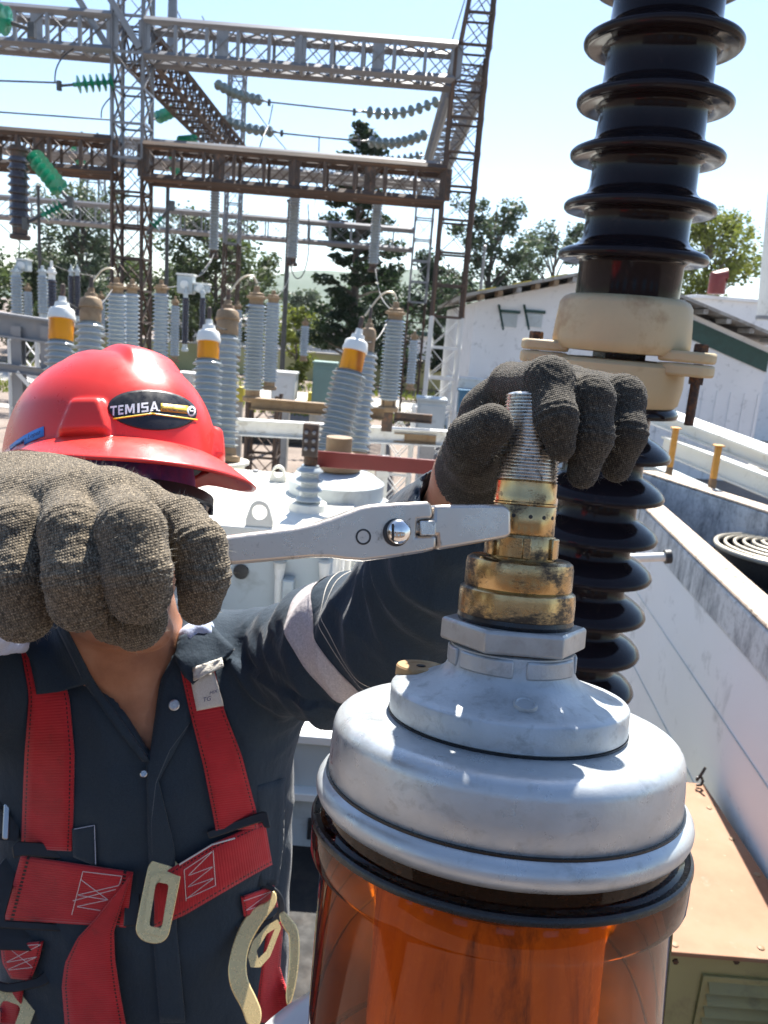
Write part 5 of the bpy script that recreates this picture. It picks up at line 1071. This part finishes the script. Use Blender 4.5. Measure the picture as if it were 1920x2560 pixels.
# turret with the small low-voltage bushing
to_ = P(768, 1300, 3.95); MB().lathe([(.30, -.06), (.30, -.02), (.27, 0), (.16, .012), (.13, .05), (.10, .055), (.09, .09)], axis_frame(to_, (0, 0, 1), (0, 1, 0)), 48).build('bushing_plate', 'cream_tank', t1, 35)
lv = thing('bushing', 'small pale ribbed bushing with rusty clamp under the red bar', 'bushing', to_ + (0, 0, .085)); F = axis_frame(to_ + (0, 0, .085), (0, 0, 1), (0, 1, 0))
MB().lathe(sheds(.043, .066, 0, .19, 4), F, 32).build('porcelain', 'grey_porcelain', lv, 40); MB().lathe([(.03, .19), (.034, .20), (.034, .235), (.022, .24), (.020, .33), (0, .33)], F, 20).build('stud', 'rusty_bolt', lv, 30)
cl_ = MB().box(to_ + (-.005, -.01, .40), (.075, .055, .16)).build('clamp', 'rusty_steel', lv, 20, .006)
for dx in (-.018, .018):
    for dz_ in (.36, .40, .44): MB().lathe([(.010, 0), (.010, .012), (0, .014)], axis_frame(to_ + (dx - .005, -.038, dz_), (0, -1, 0), (0, 0, 1)), 6).build('clamp_bolt', 'galvanised', cl_, 20)
rb0, rb1 = P(788, 1147, 3.95), P(1125, 1172, 3.7); rbv = rb1 - rb0
tag(MB().prism([rb0 + (0, 0, .040), rb1 + (0, 0, .034), rb1 + (0, 0, -.034), rb0 + (0, 0, -.040)], (0, .014, 0)).build('bus_bar', 'red_paint', None, 20, .003), 'flat dark red bus bar between the small bushing and the glove', 'bus bar')
dome = thing('turret', 'pale blue white round turret behind the small ribbed bushing', 'turret', P(835, 1300, 4.4)); F = axis_frame(P(835, 1300, 4.4), (0, 0, 1), (0, 1, 0))
MB().lathe([(.30, -.1), (.30, .10), (.26, .14), (.26, .22), (.20, .26), (.10, .28)], F, 40).build('shell', 'grey_paint', dome, 35); MB().lathe([(.31, .085), (.31, .11), (.2, .112)], F, 40).build('ring', 'white_paint', dome, 35); MB().lathe([(.10, .27), (.13, .29), (.13, .36), (.07, .38), (.07, .46)], F, 24).build('neck', 'tan_steel', dome, 35)
for k in range(10): MB().lathe([(.018, .11), (.018, .13), (0, .132)], F @ np.array(Matrix.Translation((.285 * math.cos(k * .628), .285 * math.sin(k * .628), 0))), 6).build('flange_bolt', 'galvanised', dome, 20)
# cabinet low between worker and bushing
cb = P(775, 1930, 2.6)
boxthing('cabinet', 'pale grey cabinet low between the worker and the amber bushing', 'cabinet', cb + np.array([-.05, .3, -.22]), (1.1, .5, .62), 'grey_paint', parts=(('lid', (0, 0, .32), (1.16, .56, .03), 'white_paint'), ('hinge', (-.05, -.26, .20), (.05, .03, .08), 'galvanised'), ('hinge', (.16, -.26, .20), (.05, .03, .08), 'galvanised'), ('name_plate', (.12, -.255, -.02), (.14, .01, .08), 'blackened_steel'), ('ledge', (0, -.27, .12), (1.14, .05, .03), 'white_paint')))
dk = MB(); struct(MB().box((-.6, .95, 2.83), (1.9, 3.0, .05)).build('deck', 'shaded_deck', None, 0, .01)); struct(MB().box((-.6, .95, 1.4), (1.8, 2.9, 2.8)).build('deck_base', 'shaded_deck', None, 0, .01))
# steel between the yard columns
def beam(label, a, b, w, t, mat, name='steel_beam'):
    a, b = np.array(a, float), np.array(b, float); r = thing(name, label, 'beam', (a + b) / 2, 'steel beams and posts of the yard'); x = unit(b - a); up = np.array([0, 0, 1.0]) if abs(x[2]) < .9 else np.array([0, 1.0, 0]); y = unit(np.cross(up, x)); z = np.cross(x, y); L = np.linalg.norm(b - a); F = frame(x, y, z, (a + b) / 2)
    for nm, dz_, s in (('web', 0, (L, t * .12, w)), ('flange', w / 2, (L, t, w * .10)), ('flange', -w / 2, (L, t, w * .10))): MB().box((F @ np.array([0, 0, dz_, 1]))[:3], s, F).build(nm, mat, r, 0)
    return r
beam('tan steel beam behind the leaning bushing', P(628, 1008, 9.8), P(960, 1035, 9.8), .13, .12, 'tan_steel'); beam('pale concrete coloured beam below the tan one', P(560, 1065, 12), P(1180, 1100, 12), .22, .2, 'white_steel'); beam('short dark rusty beam left of the white lattice foot', P(985, 1040, 12), P(1080, 1048, 12), .12, .12, 'rusty_steel'); beam('tan beam stub at the white lattice foot', P(985, 1092, 12), P(1090, 1100, 12), .12, .12, 'tan_steel')
beam('grey horizontal beam at the left edge beside the hard hat', P(-40, 805, 11), P(135, 830, 11), .30, .2, 'galvanised'); beam('thin grey rail at the left edge', P(-40, 912, 11), P(140, 935, 11), .10, .1, 'galvanised')
beam('dark heavy beam lying on the gravel behind the brim', PZ(590, 1085, .25), PZ(860, 1105, .25), .5, .5, 'blackened_steel')
for u, v0, v1, d, lb, mt in ((45, 815, 1150, 11, 'pale post at the left edge, left one', 'galvanised'), (118, 815, 1150, 11, 'pale post at the left edge, right one', 'galvanised'), (959, 1140, 1420, 9.5, 'white round leg below the red bar', 'white_steel'), (897, 1160, 1400, 6.5, 'white post right of the small ribbed bushing', 'white_paint'), (972, 1000, 1080, 10.2, 'rusty support under the grey column at right', 'rusty_steel')):
    a, b = P(u, v0, d), P(u, v1, d); beam(lb, (a[0], a[1], a[2]), (a[0], a[1], min(b[2], a[2] - .1)), .14, .14, mt, 'steel_post')
for a, b, lb in (((45, 930), (118, 1010), 'white diagonal brace between the left edge posts, falling'), ((118, 930), (45, 1010), 'white diagonal brace between the left edge posts, rising')): r = thing('brace', lb, 'brace', P(*a, 11), 'steel beams and posts of the yard'); bar('angle_bar', P(*a, 11), P(*b, 11), .06, .06, 'white_steel', r, 'L')
for c, w, h, Y, mt, lb in (((712, 965), 58, 62, 24, 'white_paint', 'white cabinet beyond the tan beam'), ((812, 958), 56, 96, 24, 'green_box', 'grey green cabinet left of the leaning bushing'), ((1075, 1040), 70, 80, 19, 'grey_paint', 'grey cabinet behind the white lattice foot'), ((1190, 1010), 90, 60, 26, 'blue_paint', 'blue crate by the warehouse wall'), ((1180, 965), 120, 30, 27, 'white_paint', 'white low stack by the warehouse wall'), ((470, 955), 40, 40, 26, 'white_paint', 'small white box on a post behind the middle amber bushing')):
    o = PY(*c, Y); s = Y / FPX; boxthing('cabinet', lb, 'cabinet', o, (w * s, .7, h * s), mt, 'boxes and cabinets of the yard', parts=(('lid', (0, 0, h * s / 2 + .03), (w * s * 1.08, .78, .06), mt), ('door', (0, -.36, -.02), (w * s * .84, .03, h * s * .8), mt), ('plinth', (0, 0, -h * s / 2 - (o[2] - h * s / 2) / 2), (w * s * .5, .4, max(.05, o[2] - h * s / 2)), 'concrete_slab')))
sg = thing('warning_sign', 'small yellow warning sign on the white lattice foot', 'sign', PY(1070, 1065, 21.9)); o = PY(1072, 1045, 21.9); MB().box(o, (.30, .02, .36)).build('plate', 'yellow_paint', sg, 0, .004); MB().prism([o + (-.09, -.014, -.10), o + (.09, -.014, -.10), o + (0, -.014, .09)], (0, -.004, 0)).build('triangle', 'orange_paint', sg, 0)
for (u, v), w, lb in (((790, 1000), 40, 'yellow low barrier beyond the tan beam, right one'), ((600, 985), 22, 'yellow low barrier beyond the tan beam, left one'), ((545, 985), 20, 'yellow low barrier behind the middle amber bushing')):
    o = PY(u, v, 25); s = 25 / FPX; boxthing('barrier', lb, 'barrier', o, (w * s, .3, .45), 'yellow_paint', 'yellow barriers', parts=(('foot', (0, 0, -.225 - o[2] / 2 + .11), (w * s * .7, .2, max(.05, o[2] - .225)), 'concrete_slab'),))
boxthing('perimeter_wall', 'long low yellowish wall in front of the far trees', 'wall', (-6, 62, 1.0), (46, .4, 2.0), 'yellow_wall', parts=(('coping', (0, 0, 1.05), (46.2, .6, .12), 'concrete_slab'),))
for x, y, w, h, lb in ((-18, 90, 14, 3.4, 'low white shed far behind the columns at left'), (-2, 95, 16, 3.6, 'low green roofed shed beyond the yellowish wall')):
    boxthing('shed', lb, 'building', (x, y, h / 2), (w, 8, h), 'white_wall', None, .02, (('roof', (0, 0, h / 2 + .25), (w + 1, 9, .5), 'dark_green_paint' if 'green' in lb else 'roof_sheet'), ('door', (2, -4.02, -.5), (2, .06, h - 1), 'grey_paint')))

# ================================================================== warehouse at right
WY = 28.0
def wp(u, v): return PY(u, v, WY)
pk = wp(1534, 672); le = wp(1160, 742); re = wp(1920, 835); reX = pk[0] + 6.6; rs_ = (re[2] - pk[2]) / (re[0] - pk[0]); ls_ = (le[2] - pk[2]) / (le[0] - pk[0]); leX = le[0]
zl, zr = pk[2] + ls_ * (leX - pk[0]), pk[2] + rs_ * (reX - pk[0])
wh = thing('warehouse', 'white warehouse with grey gable roof and dark green trim at right', 'building', (pk[0], WY + 8, 0))
MB().prism([(leX + .5, WY + 1, 0), (reX - .5, WY + 1, 0), (reX - .5, WY + 1, zr - .1), (pk[0], WY + 1, pk[2] - .16), (leX + .5, WY + 1, zl - .1)], (0, 17, 0)).build('wall', 'white_wall', wh, 0)
rf = MB().prism([(leX, WY, zl), (pk[0], WY, pk[2]), (pk[0], WY, pk[2] + .10), (leX - .02, WY, zl + .10)], (0, 19, 0)).build('roof', 'roof_sheet', wh, 0); MB().prism([(pk[0], WY, pk[2]), (reX, WY, zr), (reX + .02, WY, zr + .10), (pk[0], WY, pk[2] + .10)], (0, 19, 0)).build('roof', 'roof_sheet', wh, 0)
for k in range(9):
    t = k / 8; x = leX + (pk[0] - leX) * t; z = zl + (pk[2] - zl) * t - .11; MB().box((x, WY + .52, z), (.16, 1.0, .16)).build('purlin', 'tan_steel' if k % 3 else 'roof_sheet', wh, 0)
    x = pk[0] + (reX - pk[0]) * t; z = pk[2] + (zr - pk[2]) * t - .11; MB().box((x, WY + .52, z), (.16, 1.0, .16)).build('purlin', 'roof_sheet', wh, 0)
for k in range(4):
    t = .1 + k * .24; x = leX + (pk[0] - leX) * t; z = zl + (pk[2] - zl) * t; MB().prism([(x, WY - .01, z + .104), (x + .55, WY - .01, z + .104 - ls_ * -.55), (x + .55, WY + .9, z + .104 - ls_ * -.55), (x, WY + .9, z + .104)], (0, 0, .03)).build('skylight', 'yellow_paint', wh, 0)
MB().prism([(pk[0] + .4, WY + .97, pk[2] - .35 + rs_ * .4), (reX - .5, WY + .97, zr - .30), (reX - .5, WY + .97, zr - .95), (pk[0] + .4, WY + .97, pk[2] - 1.0 + rs_ * .4)], (0, -.03, 0)).build('trim', 'dark_green_paint', wh, 0)
for k in range(22): x = leX + .6 + k * (reX - leX - 1.2) / 21; MB().box((x, WY + .985, 1.6), (.05, .03, 3.2)).build('cladding_rib', 'white_wall', wh, 0)
for u, v in ((1275, 800), (1340, 800)):
    o = wp(u, v); aw = MB().prism([o + (-.35, .95, .45), o + (-.2, .2, -.35), o + (-.14, .2, -.35), o + (-.28, .95, .45)], (0, 0, .06)).build('awning_arm', 'dark_green_paint', wh, 0); MB().box(o + (.1, .97, 0), (.55, .06, .45)).build('window', 'grey_paint', wh, 0); MB().box(o + (.1, .93, .30), (.7, .06, .10)).build('window_trim', 'dark_green_paint', wh, 0)
nb = thing('white_building', 'flat roofed white building at the right edge behind the bushing', 'building', (16, 44, 0)); qa = PY(1745, 745, 44); MB().box((qa[0] + 6, 48, qa[2] / 2), (12, 8, qa[2])).build('wall', 'white_wall', nb, 0, .02); MB().box((qa[0] + 6, 48, qa[2] + .08), (12.4, 8.4, .18)).build('parapet', 'white_wall', nb, 0, .02); MB().tube([PY(1790, 735, 44), PY(1796, 690, 44), PY(1815, 690, 44)], [.45, .45, .40], 12).build('roof_vent', 'red_paint', nb, 50)
st_ = thing('white_mast', 'white mast rising at the right edge of the view', 'mast', PY(1925, 800, 36)); MB().tube([PY(1925, 800, 36), PY(1945, 480, 36)], [.55, .40], 20).build('shaft', 'white_paint', st_, 60); MB().lathe([(.6, 0), (.6, .15), (.5, .16)], np.array(Matrix.Translation(PY(1925, 800, 36))), 20).build('base_ring', 'galvanised', st_, 40)
# walkway pipes with orange posts
for a, b, h_, w_, mt, lb in (((1630, 1035, 8.0), (1990, 1172, 6.4), .13, .30, 'white_paint', 'white flat girder running towards the viewer at right'), ((1660, 1112, 7.6), (1990, 1243, 6.0), .15, .10, 'cream_tank', 'cream board below the white girder at right'), ((1600, 1160, 7.4), (1990, 1340, 5.6), .10, .14, 'grey_paint', 'grey kerb beam above the concrete pit')):
    t = thing('girder', lb, 'girder', P(*a), 'girders at right'); e = P(*b) - P(*a); L_ = np.linalg.norm(e); e = e / L_; sd = unit(np.cross((0, 0, 1.0), e)); upv = np.cross(e, sd); F = frame(e, sd, upv, (P(*a) + P(*b)) / 2)
    MB().box(F[:3, 3], (L_, w_ * .3, h_), F).build('web', mt, t, 0, .006); MB().box(F[:3, 3] + upv * h_ * .5, (L_, w_, h_ * .16), F).build('top_flange', mt, t, 0, .004); MB().box(F[:3, 3] - upv * h_ * .5, (L_, w_ * .7, h_ * .14), F).build('bottom_flange', mt, t, 0, .004)
for a, b, lb in (((1690, 1072, 6.6), (1682, 1172, 6.6), 'orange post carrying the pipes, left one'), ((1797, 1116, 6.0), (1786, 1200, 6.0), 'orange post carrying the pipes, right one')):
    q, w = P(*a), P(*b); t = thing('post', lb, 'post', (q[0], q[1], w[2]), 'orange pipe posts'); MB().box((q[0], q[1], (q[2] + w[2]) / 2), (.045, .045, q[2] - w[2])).build('upright', 'orange_paint', t, 0, .008); MB().box((q[0], q[1], q[2] + .006), (.075, .075, .012)).build('bracket', 'orange_paint', t, 0, .008)
    MB().box((q[0], q[1], w[2] / 2), (.05, .05, w[2])).build('footing', 'tan_steel', t, 0, .008)
# concrete pit with the fan guard
PZT = 3.60; pit = thing('concrete_pit', 'weathered concrete pit with black inside and a round fan guard at right', 'pit', (1.6, 2.9, 0))
na, nb_ = PZ(1603, 1258, PZT), PZ(1920, 1562, PZT); dr = unit(nb_ - na); nb_ = na + dr * 3.2; inn = np.array([-dr[1], dr[0], 0]) * 1.0; inn = inn if inn[0] > 0 else -inn
fa, fb_ = PZ(1601, 1176, PZT), PZ(1897, 1270, PZT); fd = unit(fb_ - fa); fb_ = fa + fd * 2.4
def slab(name, a, b, off, z0, z1, mat, parent, bev=.012): a, b, off = np.array(a), np.array(b), np.array(off); return MB().prism([(*a[:2], z0), (*b[:2], z0), (*(b + off)[:2], z0), (*(a + off)[:2], z0)], (0, 0, z1 - z0)).build(name, mat, parent, 0, bev)
slab('near_wall', na, nb_, inn * .13, PZT - .20, PZT - .025, 'weathered_concrete', pit); slab('coping', na - dr * .02, nb_, inn * .15, PZT - .022, PZT, 'ledge_concrete', pit)
slab('lower_wall', na - dr * .3 + inn * .015, nb_ + inn * .015, inn * .10, .5, PZT - .202, 'white_wall', pit)
for k in range(3): slab('wall_seam', na + inn * .011, nb_ + inn * .011, inn * .006, PZT - .55 - k * .42, PZT - .544 - k * .42, 'grey_paint', pit, 0)
fi = np.array([-fd[1], fd[0], 0]); fi = fi if fi[1] > 0 else -fi
slab('far_wall', fa, fb_, fi * .14, PZT - .6, PZT - .02, 'weathered_concrete', pit); slab('coping', fa, fb_, fi * .16, PZT - .018, PZT, 'ledge_concrete', pit)
slab('end_wall', na - dr * .01, fa, np.array([-.02, .12, 0]), PZT - .6, PZT - .03, 'weathered_concrete', pit)
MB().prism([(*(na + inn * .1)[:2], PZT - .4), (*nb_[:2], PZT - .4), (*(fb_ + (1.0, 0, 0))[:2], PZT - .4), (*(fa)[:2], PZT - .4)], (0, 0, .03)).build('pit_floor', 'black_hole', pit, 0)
gc = PZ(1960, 1372, PZT - .18); gd = thing('fan_guard', 'round pale wire fan guard lying in the black concrete pit', 'fan guard', gc - (0, 0, .1))
for k in range(7): rr_ = .07 + k * .055; MB().tube([gc + (rr_ * math.cos(t), rr_ * math.sin(t), .03 - .008 * k) for t in np.linspace(0, 2 * math.pi, 41)], .011 if k < 6 else .017, 6, False).build('ring', 'bare_cable', gd, 60)
for k in range(6): MB().tube([gc + (.04 * math.cos(k * 1.047), .04 * math.sin(k * 1.047), .02), gc + (.40 * math.cos(k * 1.047), .40 * math.sin(k * 1.047), -.03)], .008, 6).build('spoke', 'bare_cable', gd, 60)
MB().lathe([(.36, -.2), (.40, -.03), (.38, -.03), (.34, -.2)], np.array(Matrix.Translation(gc)), 40).build('shroud', 'blackened_steel', gd, 40)
wb_ = thing('white_bar', 'short white bar poking out behind the dark bushing', 'bar', P(1570, 1395, 3.0)); MB().tube([P(1500, 1398, 3.0), P(1672, 1392, 2.9)], .016, 12).build('tube', 'white_paint', wb_, 60); MB().tube([P(1662, 1392, 2.9), P(1676, 1391, 2.9)], .026, 12).build('collar', 'blackened_steel', wb_, 40)
# rusted cabinet at the lower right
CZ = 2.8; c0, c1_, c2_, c3_ = PZ(1672, 2379, CZ), PZ(1920, 2389, CZ), PZ(1751, 1958, CZ), PZ(1713, 1956, CZ)
kb = thing('cabinet', 'olive cabinet with rusted tan sheet top, lower right corner', 'cabinet', (1.15, 2.5, .9))
xr = .5 * (c2_[0] + PZ(1920, 2185, CZ)[0]); x0 = .62; y0, y1 = c0[1], c2_[1]
MB().box(((x0 + xr) / 2, (y0 + y1) / 2, CZ - .008), (xr - x0, y1 - y0, .016)).build('top_sheet', 'rusted_sheet', kb, 0, .003)
MB().box(((x0 + xr) / 2, (y0 + y1) / 2 + .02, 1.85), (xr - x0 - .05, y1 - y0 - .06, 1.86)).build('body', 'olive_paint', kb, 0, .006)
lu = MB(); lx0 = PY(1754, 2440, y0 + .05)[0]; lz0 = PY(1754, 2440, y0 + .05)[2]
pnl = MB().box((lx0 + .30, y0 + .046, lz0 - .09), (.60, .012, .20)).build('louvre_panel', 'olive_paint', kb, 0, .003)
for k in range(4): MB().prism([(lx0 + .02, y0 + .040, lz0 - .01 - k * .045), (lx0 + .58, y0 + .040, lz0 - .01 - k * .045), (lx0 + .58, y0 + .018, lz0 - .035 - k * .045), (lx0 + .02, y0 + .018, lz0 - .035 - k * .045)], (0, .006, .004)).build('louvre', 'olive_paint', pnl, 0)
for u, v in ((1687, 2362), (1902, 2370), (1893, 2187), (1773, 2020), (1830, 2098)): MB().lathe([(.012, 0), (.011, .003), (.006, .005), (0, .005)], np.array(Matrix.Translation(PZ(u, v, CZ))), 10).build('rivet', 'tan_steel', kb, 40)
for u in (1688, 1840): q = PY(u, 2402, y0 + .03); MB().lathe([(.010, 0), (.010, .006), (0, .007)], axis_frame(q, (0, -1, 0), (0, 0, 1)), 6).build('screw', 'rusty_bolt', kb, 20)
ho = PZ(1740, 1968, CZ); tag(MB().tube([ho + (0, 0, .01), ho + (.018, 0, .012), ho + (.024, .0, .03), ho + (.014, 0, .05), ho + (-.004, 0, .045), ho + (-.004, 0, .03), ho + (.012, 0, .062), ho + (.024, 0, .095)], .006, 8).build('wire_hook', 'blackened_steel', None, 60), 'small black twisted wire hook on the rusted cabinet top', 'hook')

# ================================================================== trees
def crown(pts, n, size, mat, root, r, flat=.6, name='crown'):
    mb = MB()
    for _ in range(n):
        c, s = pts[r.integers(len(pts))]; d = r.normal(size=3); d /= np.linalg.norm(d); p = c + d * s * r.uniform(.35, 1.05) * np.array([1, 1, flat]); a = r.normal(size=3); a[2] *= .5; a = unit(a); b = unit(np.cross(a, r.normal(size=3))); L = size * r.uniform(.5, 1.3); w = L * r.uniform(.35, .6)
        mb.add([p - a * L * .5, p - b * w * .5 + a * L * .05, p + a * L * .5, p + b * w * .5 + a * L * .05], [(0, 1, 2, 3)])
    return mb.build(name, mat, root, 0)
def tree(label, u, v_top, Y, width, mat, seed, n=5200, leaf=.34, kind='round', nb=26, zlow=.35):
    r = np.random.default_rng(seed); tp_ = PY(u, v_top, Y); H = tp_[2]; x, y = tp_[0], Y; root = thing('pine_tree' if kind == 'pine' else 'tree', label, 'tree', (x, y, 0), 'trees around the yard')
    MB().tube([(x, y, -.2), (x + .1, y, H * .3), (x - .05, y, H * .65), (x, y, H * .97)], [H * .022, H * .017, H * .010, H * .002], 9).build('trunk', 'bark', root, 60); cl = []
    for k in range(nb):
        t = zlow + (1 - zlow) * (k + r.uniform(0, 1)) / nb; z = H * t; a = r.uniform(0, 6.28)
        if kind == 'pine': R_ = width / 2 * (1.12 - t) ** .7 * r.uniform(.55, 1.05) * (1 if t < .93 else .6); e = np.array([x + R_ * math.cos(a), y + R_ * math.sin(a), z + R_ * .12]); fl = .45
        else: R_ = width / 2 * math.sqrt(max(.05, 1 - ((t - .62) / .45) ** 2)) * r.uniform(.4, 1.0); e = np.array([x + R_ * math.cos(a), y + R_ * math.sin(a), min(H * .97, z + R_ * .35)]); fl = .8
        s = np.array([x, y, z - R_ * .15 if kind == 'pine' else z * .82]); m = (s + e) / 2 + (0, 0, .1); MB().tube([s, m, e], [H * .007, H * .004, H * .0015], 5).build('limb', 'bark', root, 60)
        cs = width * (.10 if kind == 'pine' else .15); cl += [(e, cs * r.uniform(.7, 1.25)), (e * .62 + s * .38 + r.normal(size=3) * cs * .3, cs * r.uniform(.5, .9))]
    crown(cl, int(n * 1.6), leaf * .92, mat, root, r, fl); return root
tree('tall dark pine tree behind the hanging insulators', 912, 325, 44, 6.6, 'dark_needles', 1, 9500, .36, 'pine', 64, .18)
tree('grey green feathery tree just right of the right lattice column', 1245, 500, 42, 4.6, 'grey_leaves', 2, 4200, .30, 'round', 26)
tree('paler tree left of the dark bushing above the warehouse roof', 1400, 560, 58, 6.0, 'grey_leaves', 3, 3600, .36, 'round', 22)
tree('sunlit yellow green tree right of the dark bushing', 1790, 535, 60, 8.0, 'bright_leaves', 4, 7000, .40, 'round', 34)
tree('blurred grey tree left of the left lattice column', 205, 470, 54, 7.0, 'grey_leaves', 5, 5200, .38, 'round', 30, .25)
tree('green tree behind the thin rear column', 545, 540, 62, 8.5, 'mid_leaves', 6, 5200, .42, 'round', 30, .25)
tree('green tree between the thin rear column and the dark pole', 640, 640, 70, 6.0, 'mid_leaves', 7, 3000, .42, 'round', 22, .2)
tree('small rounded tree far behind the dark pole', 765, 735, 120, 8.0, 'grey_leaves', 8, 2200, .7, 'round', 18, .3)
tree('dark bushy tree at the far left edge', 60, 650, 60, 9.0, 'mid_leaves', 9, 3600, .45, 'round', 24, .15); tree('dark low tree behind the left small posts', 140, 640, 70, 8.0, 'mid_leaves', 10, 3400, .45, 'round', 24, .15); tree('low dark tree behind the pair of grey columns', 330, 660, 66, 8.0, 'mid_leaves', 11, 3200, .45, 'round', 22, .15)
tree('yellow green bush under the pine tree', 745, 775, 56, 4.5, 'bright_leaves', 12, 2200, .34, 'round', 16, .1); tree('broad dark tree behind the foot of the pine', 1000, 700, 60, 10.0, 'dark_needles', 13, 4200, .42, 'round', 26, .1); tree('green tree behind the grey switch head', 480, 655, 75, 8.0, 'mid_leaves', 14, 3000, .5, 'round', 22, .15); tree('dark tree right of the pine behind the right column', 1110, 640, 62, 6.0, 'dark_needles', 15, 3200, .42, 'round', 22, .15)

# ================================================================== unseen dark block added behind the camera to darken reflections
bb = thing('reflection_backdrop', 'dark building shape added behind the camera to darken reflections, out of view', 'building', (0, -9, 0)); MB().box((0, -11, 3.2), (30, 4, 6.4)).build('wall', 'rusty_steel', bb, 0, .03); MB().box((0, -10.8, 6.5), (31, 5, .3)).build('roof', 'roof_sheet', bb, 0, .03)
for k in range(7): MB().box((-12 + k * 4, -8.98, 3.6), (1.5, .06, 1.3)).build('window', 'blue_paint', bb, 0)

# ================================================================== air
m_, nt_, b__, co_ = newmat('air'); nt_.nodes.remove(b__); vp = nt_.nodes.new('ShaderNodeVolumePrincipled'); vp.inputs['Density'].default_value = .00011; vp.inputs['Color'].default_value = (.80, .88, 1.0, 1); vp.inputs['Anisotropy'].default_value = .3
nt_.links.new(vp.outputs[0], nt_.nodes['Material Output'].inputs['Volume'])
struct(MB().box((0, 780, 48), (3200, 1660, 98)).build('haze', 'air', None, 0), 'stuff')
lattice('lattice_column', 'lattice column at the far left end of the gantry beams, out of view', (-13.8, GY, 0), (-13.8, GY, 12.6), X_, Y_, (.8, .8), 14, lambda t: 'rusty_steel' if t < .65 else 'galvanised', .11, .06, group='gantry columns')
for k, (x, y, h, w, lb) in enumerate(((-34, 58, 11, 9, 'tall grey tree out of view at left, nearest one'), (-44, 74, 13, 11, 'tall green tree out of view at left, second one'), (-56, 66, 10, 10, 'green tree out of view at left, third one'), (30, 62, 12, 10, 'green tree out of view at right beyond the white building'))):
    tp_ = np.array([x, y, h]); q_ = tp_ - CAM; d_ = q_ @ FW; tree(lb, 960 + FPX * (q_ @ RT) / d_, 1280 - FPX * (q_ @ UP) / d_, y, w, ('grey_leaves', 'mid_leaves', 'mid_leaves', 'mid_leaves')[k], 40 + k, 2600, .5, 'round', 22, .2)
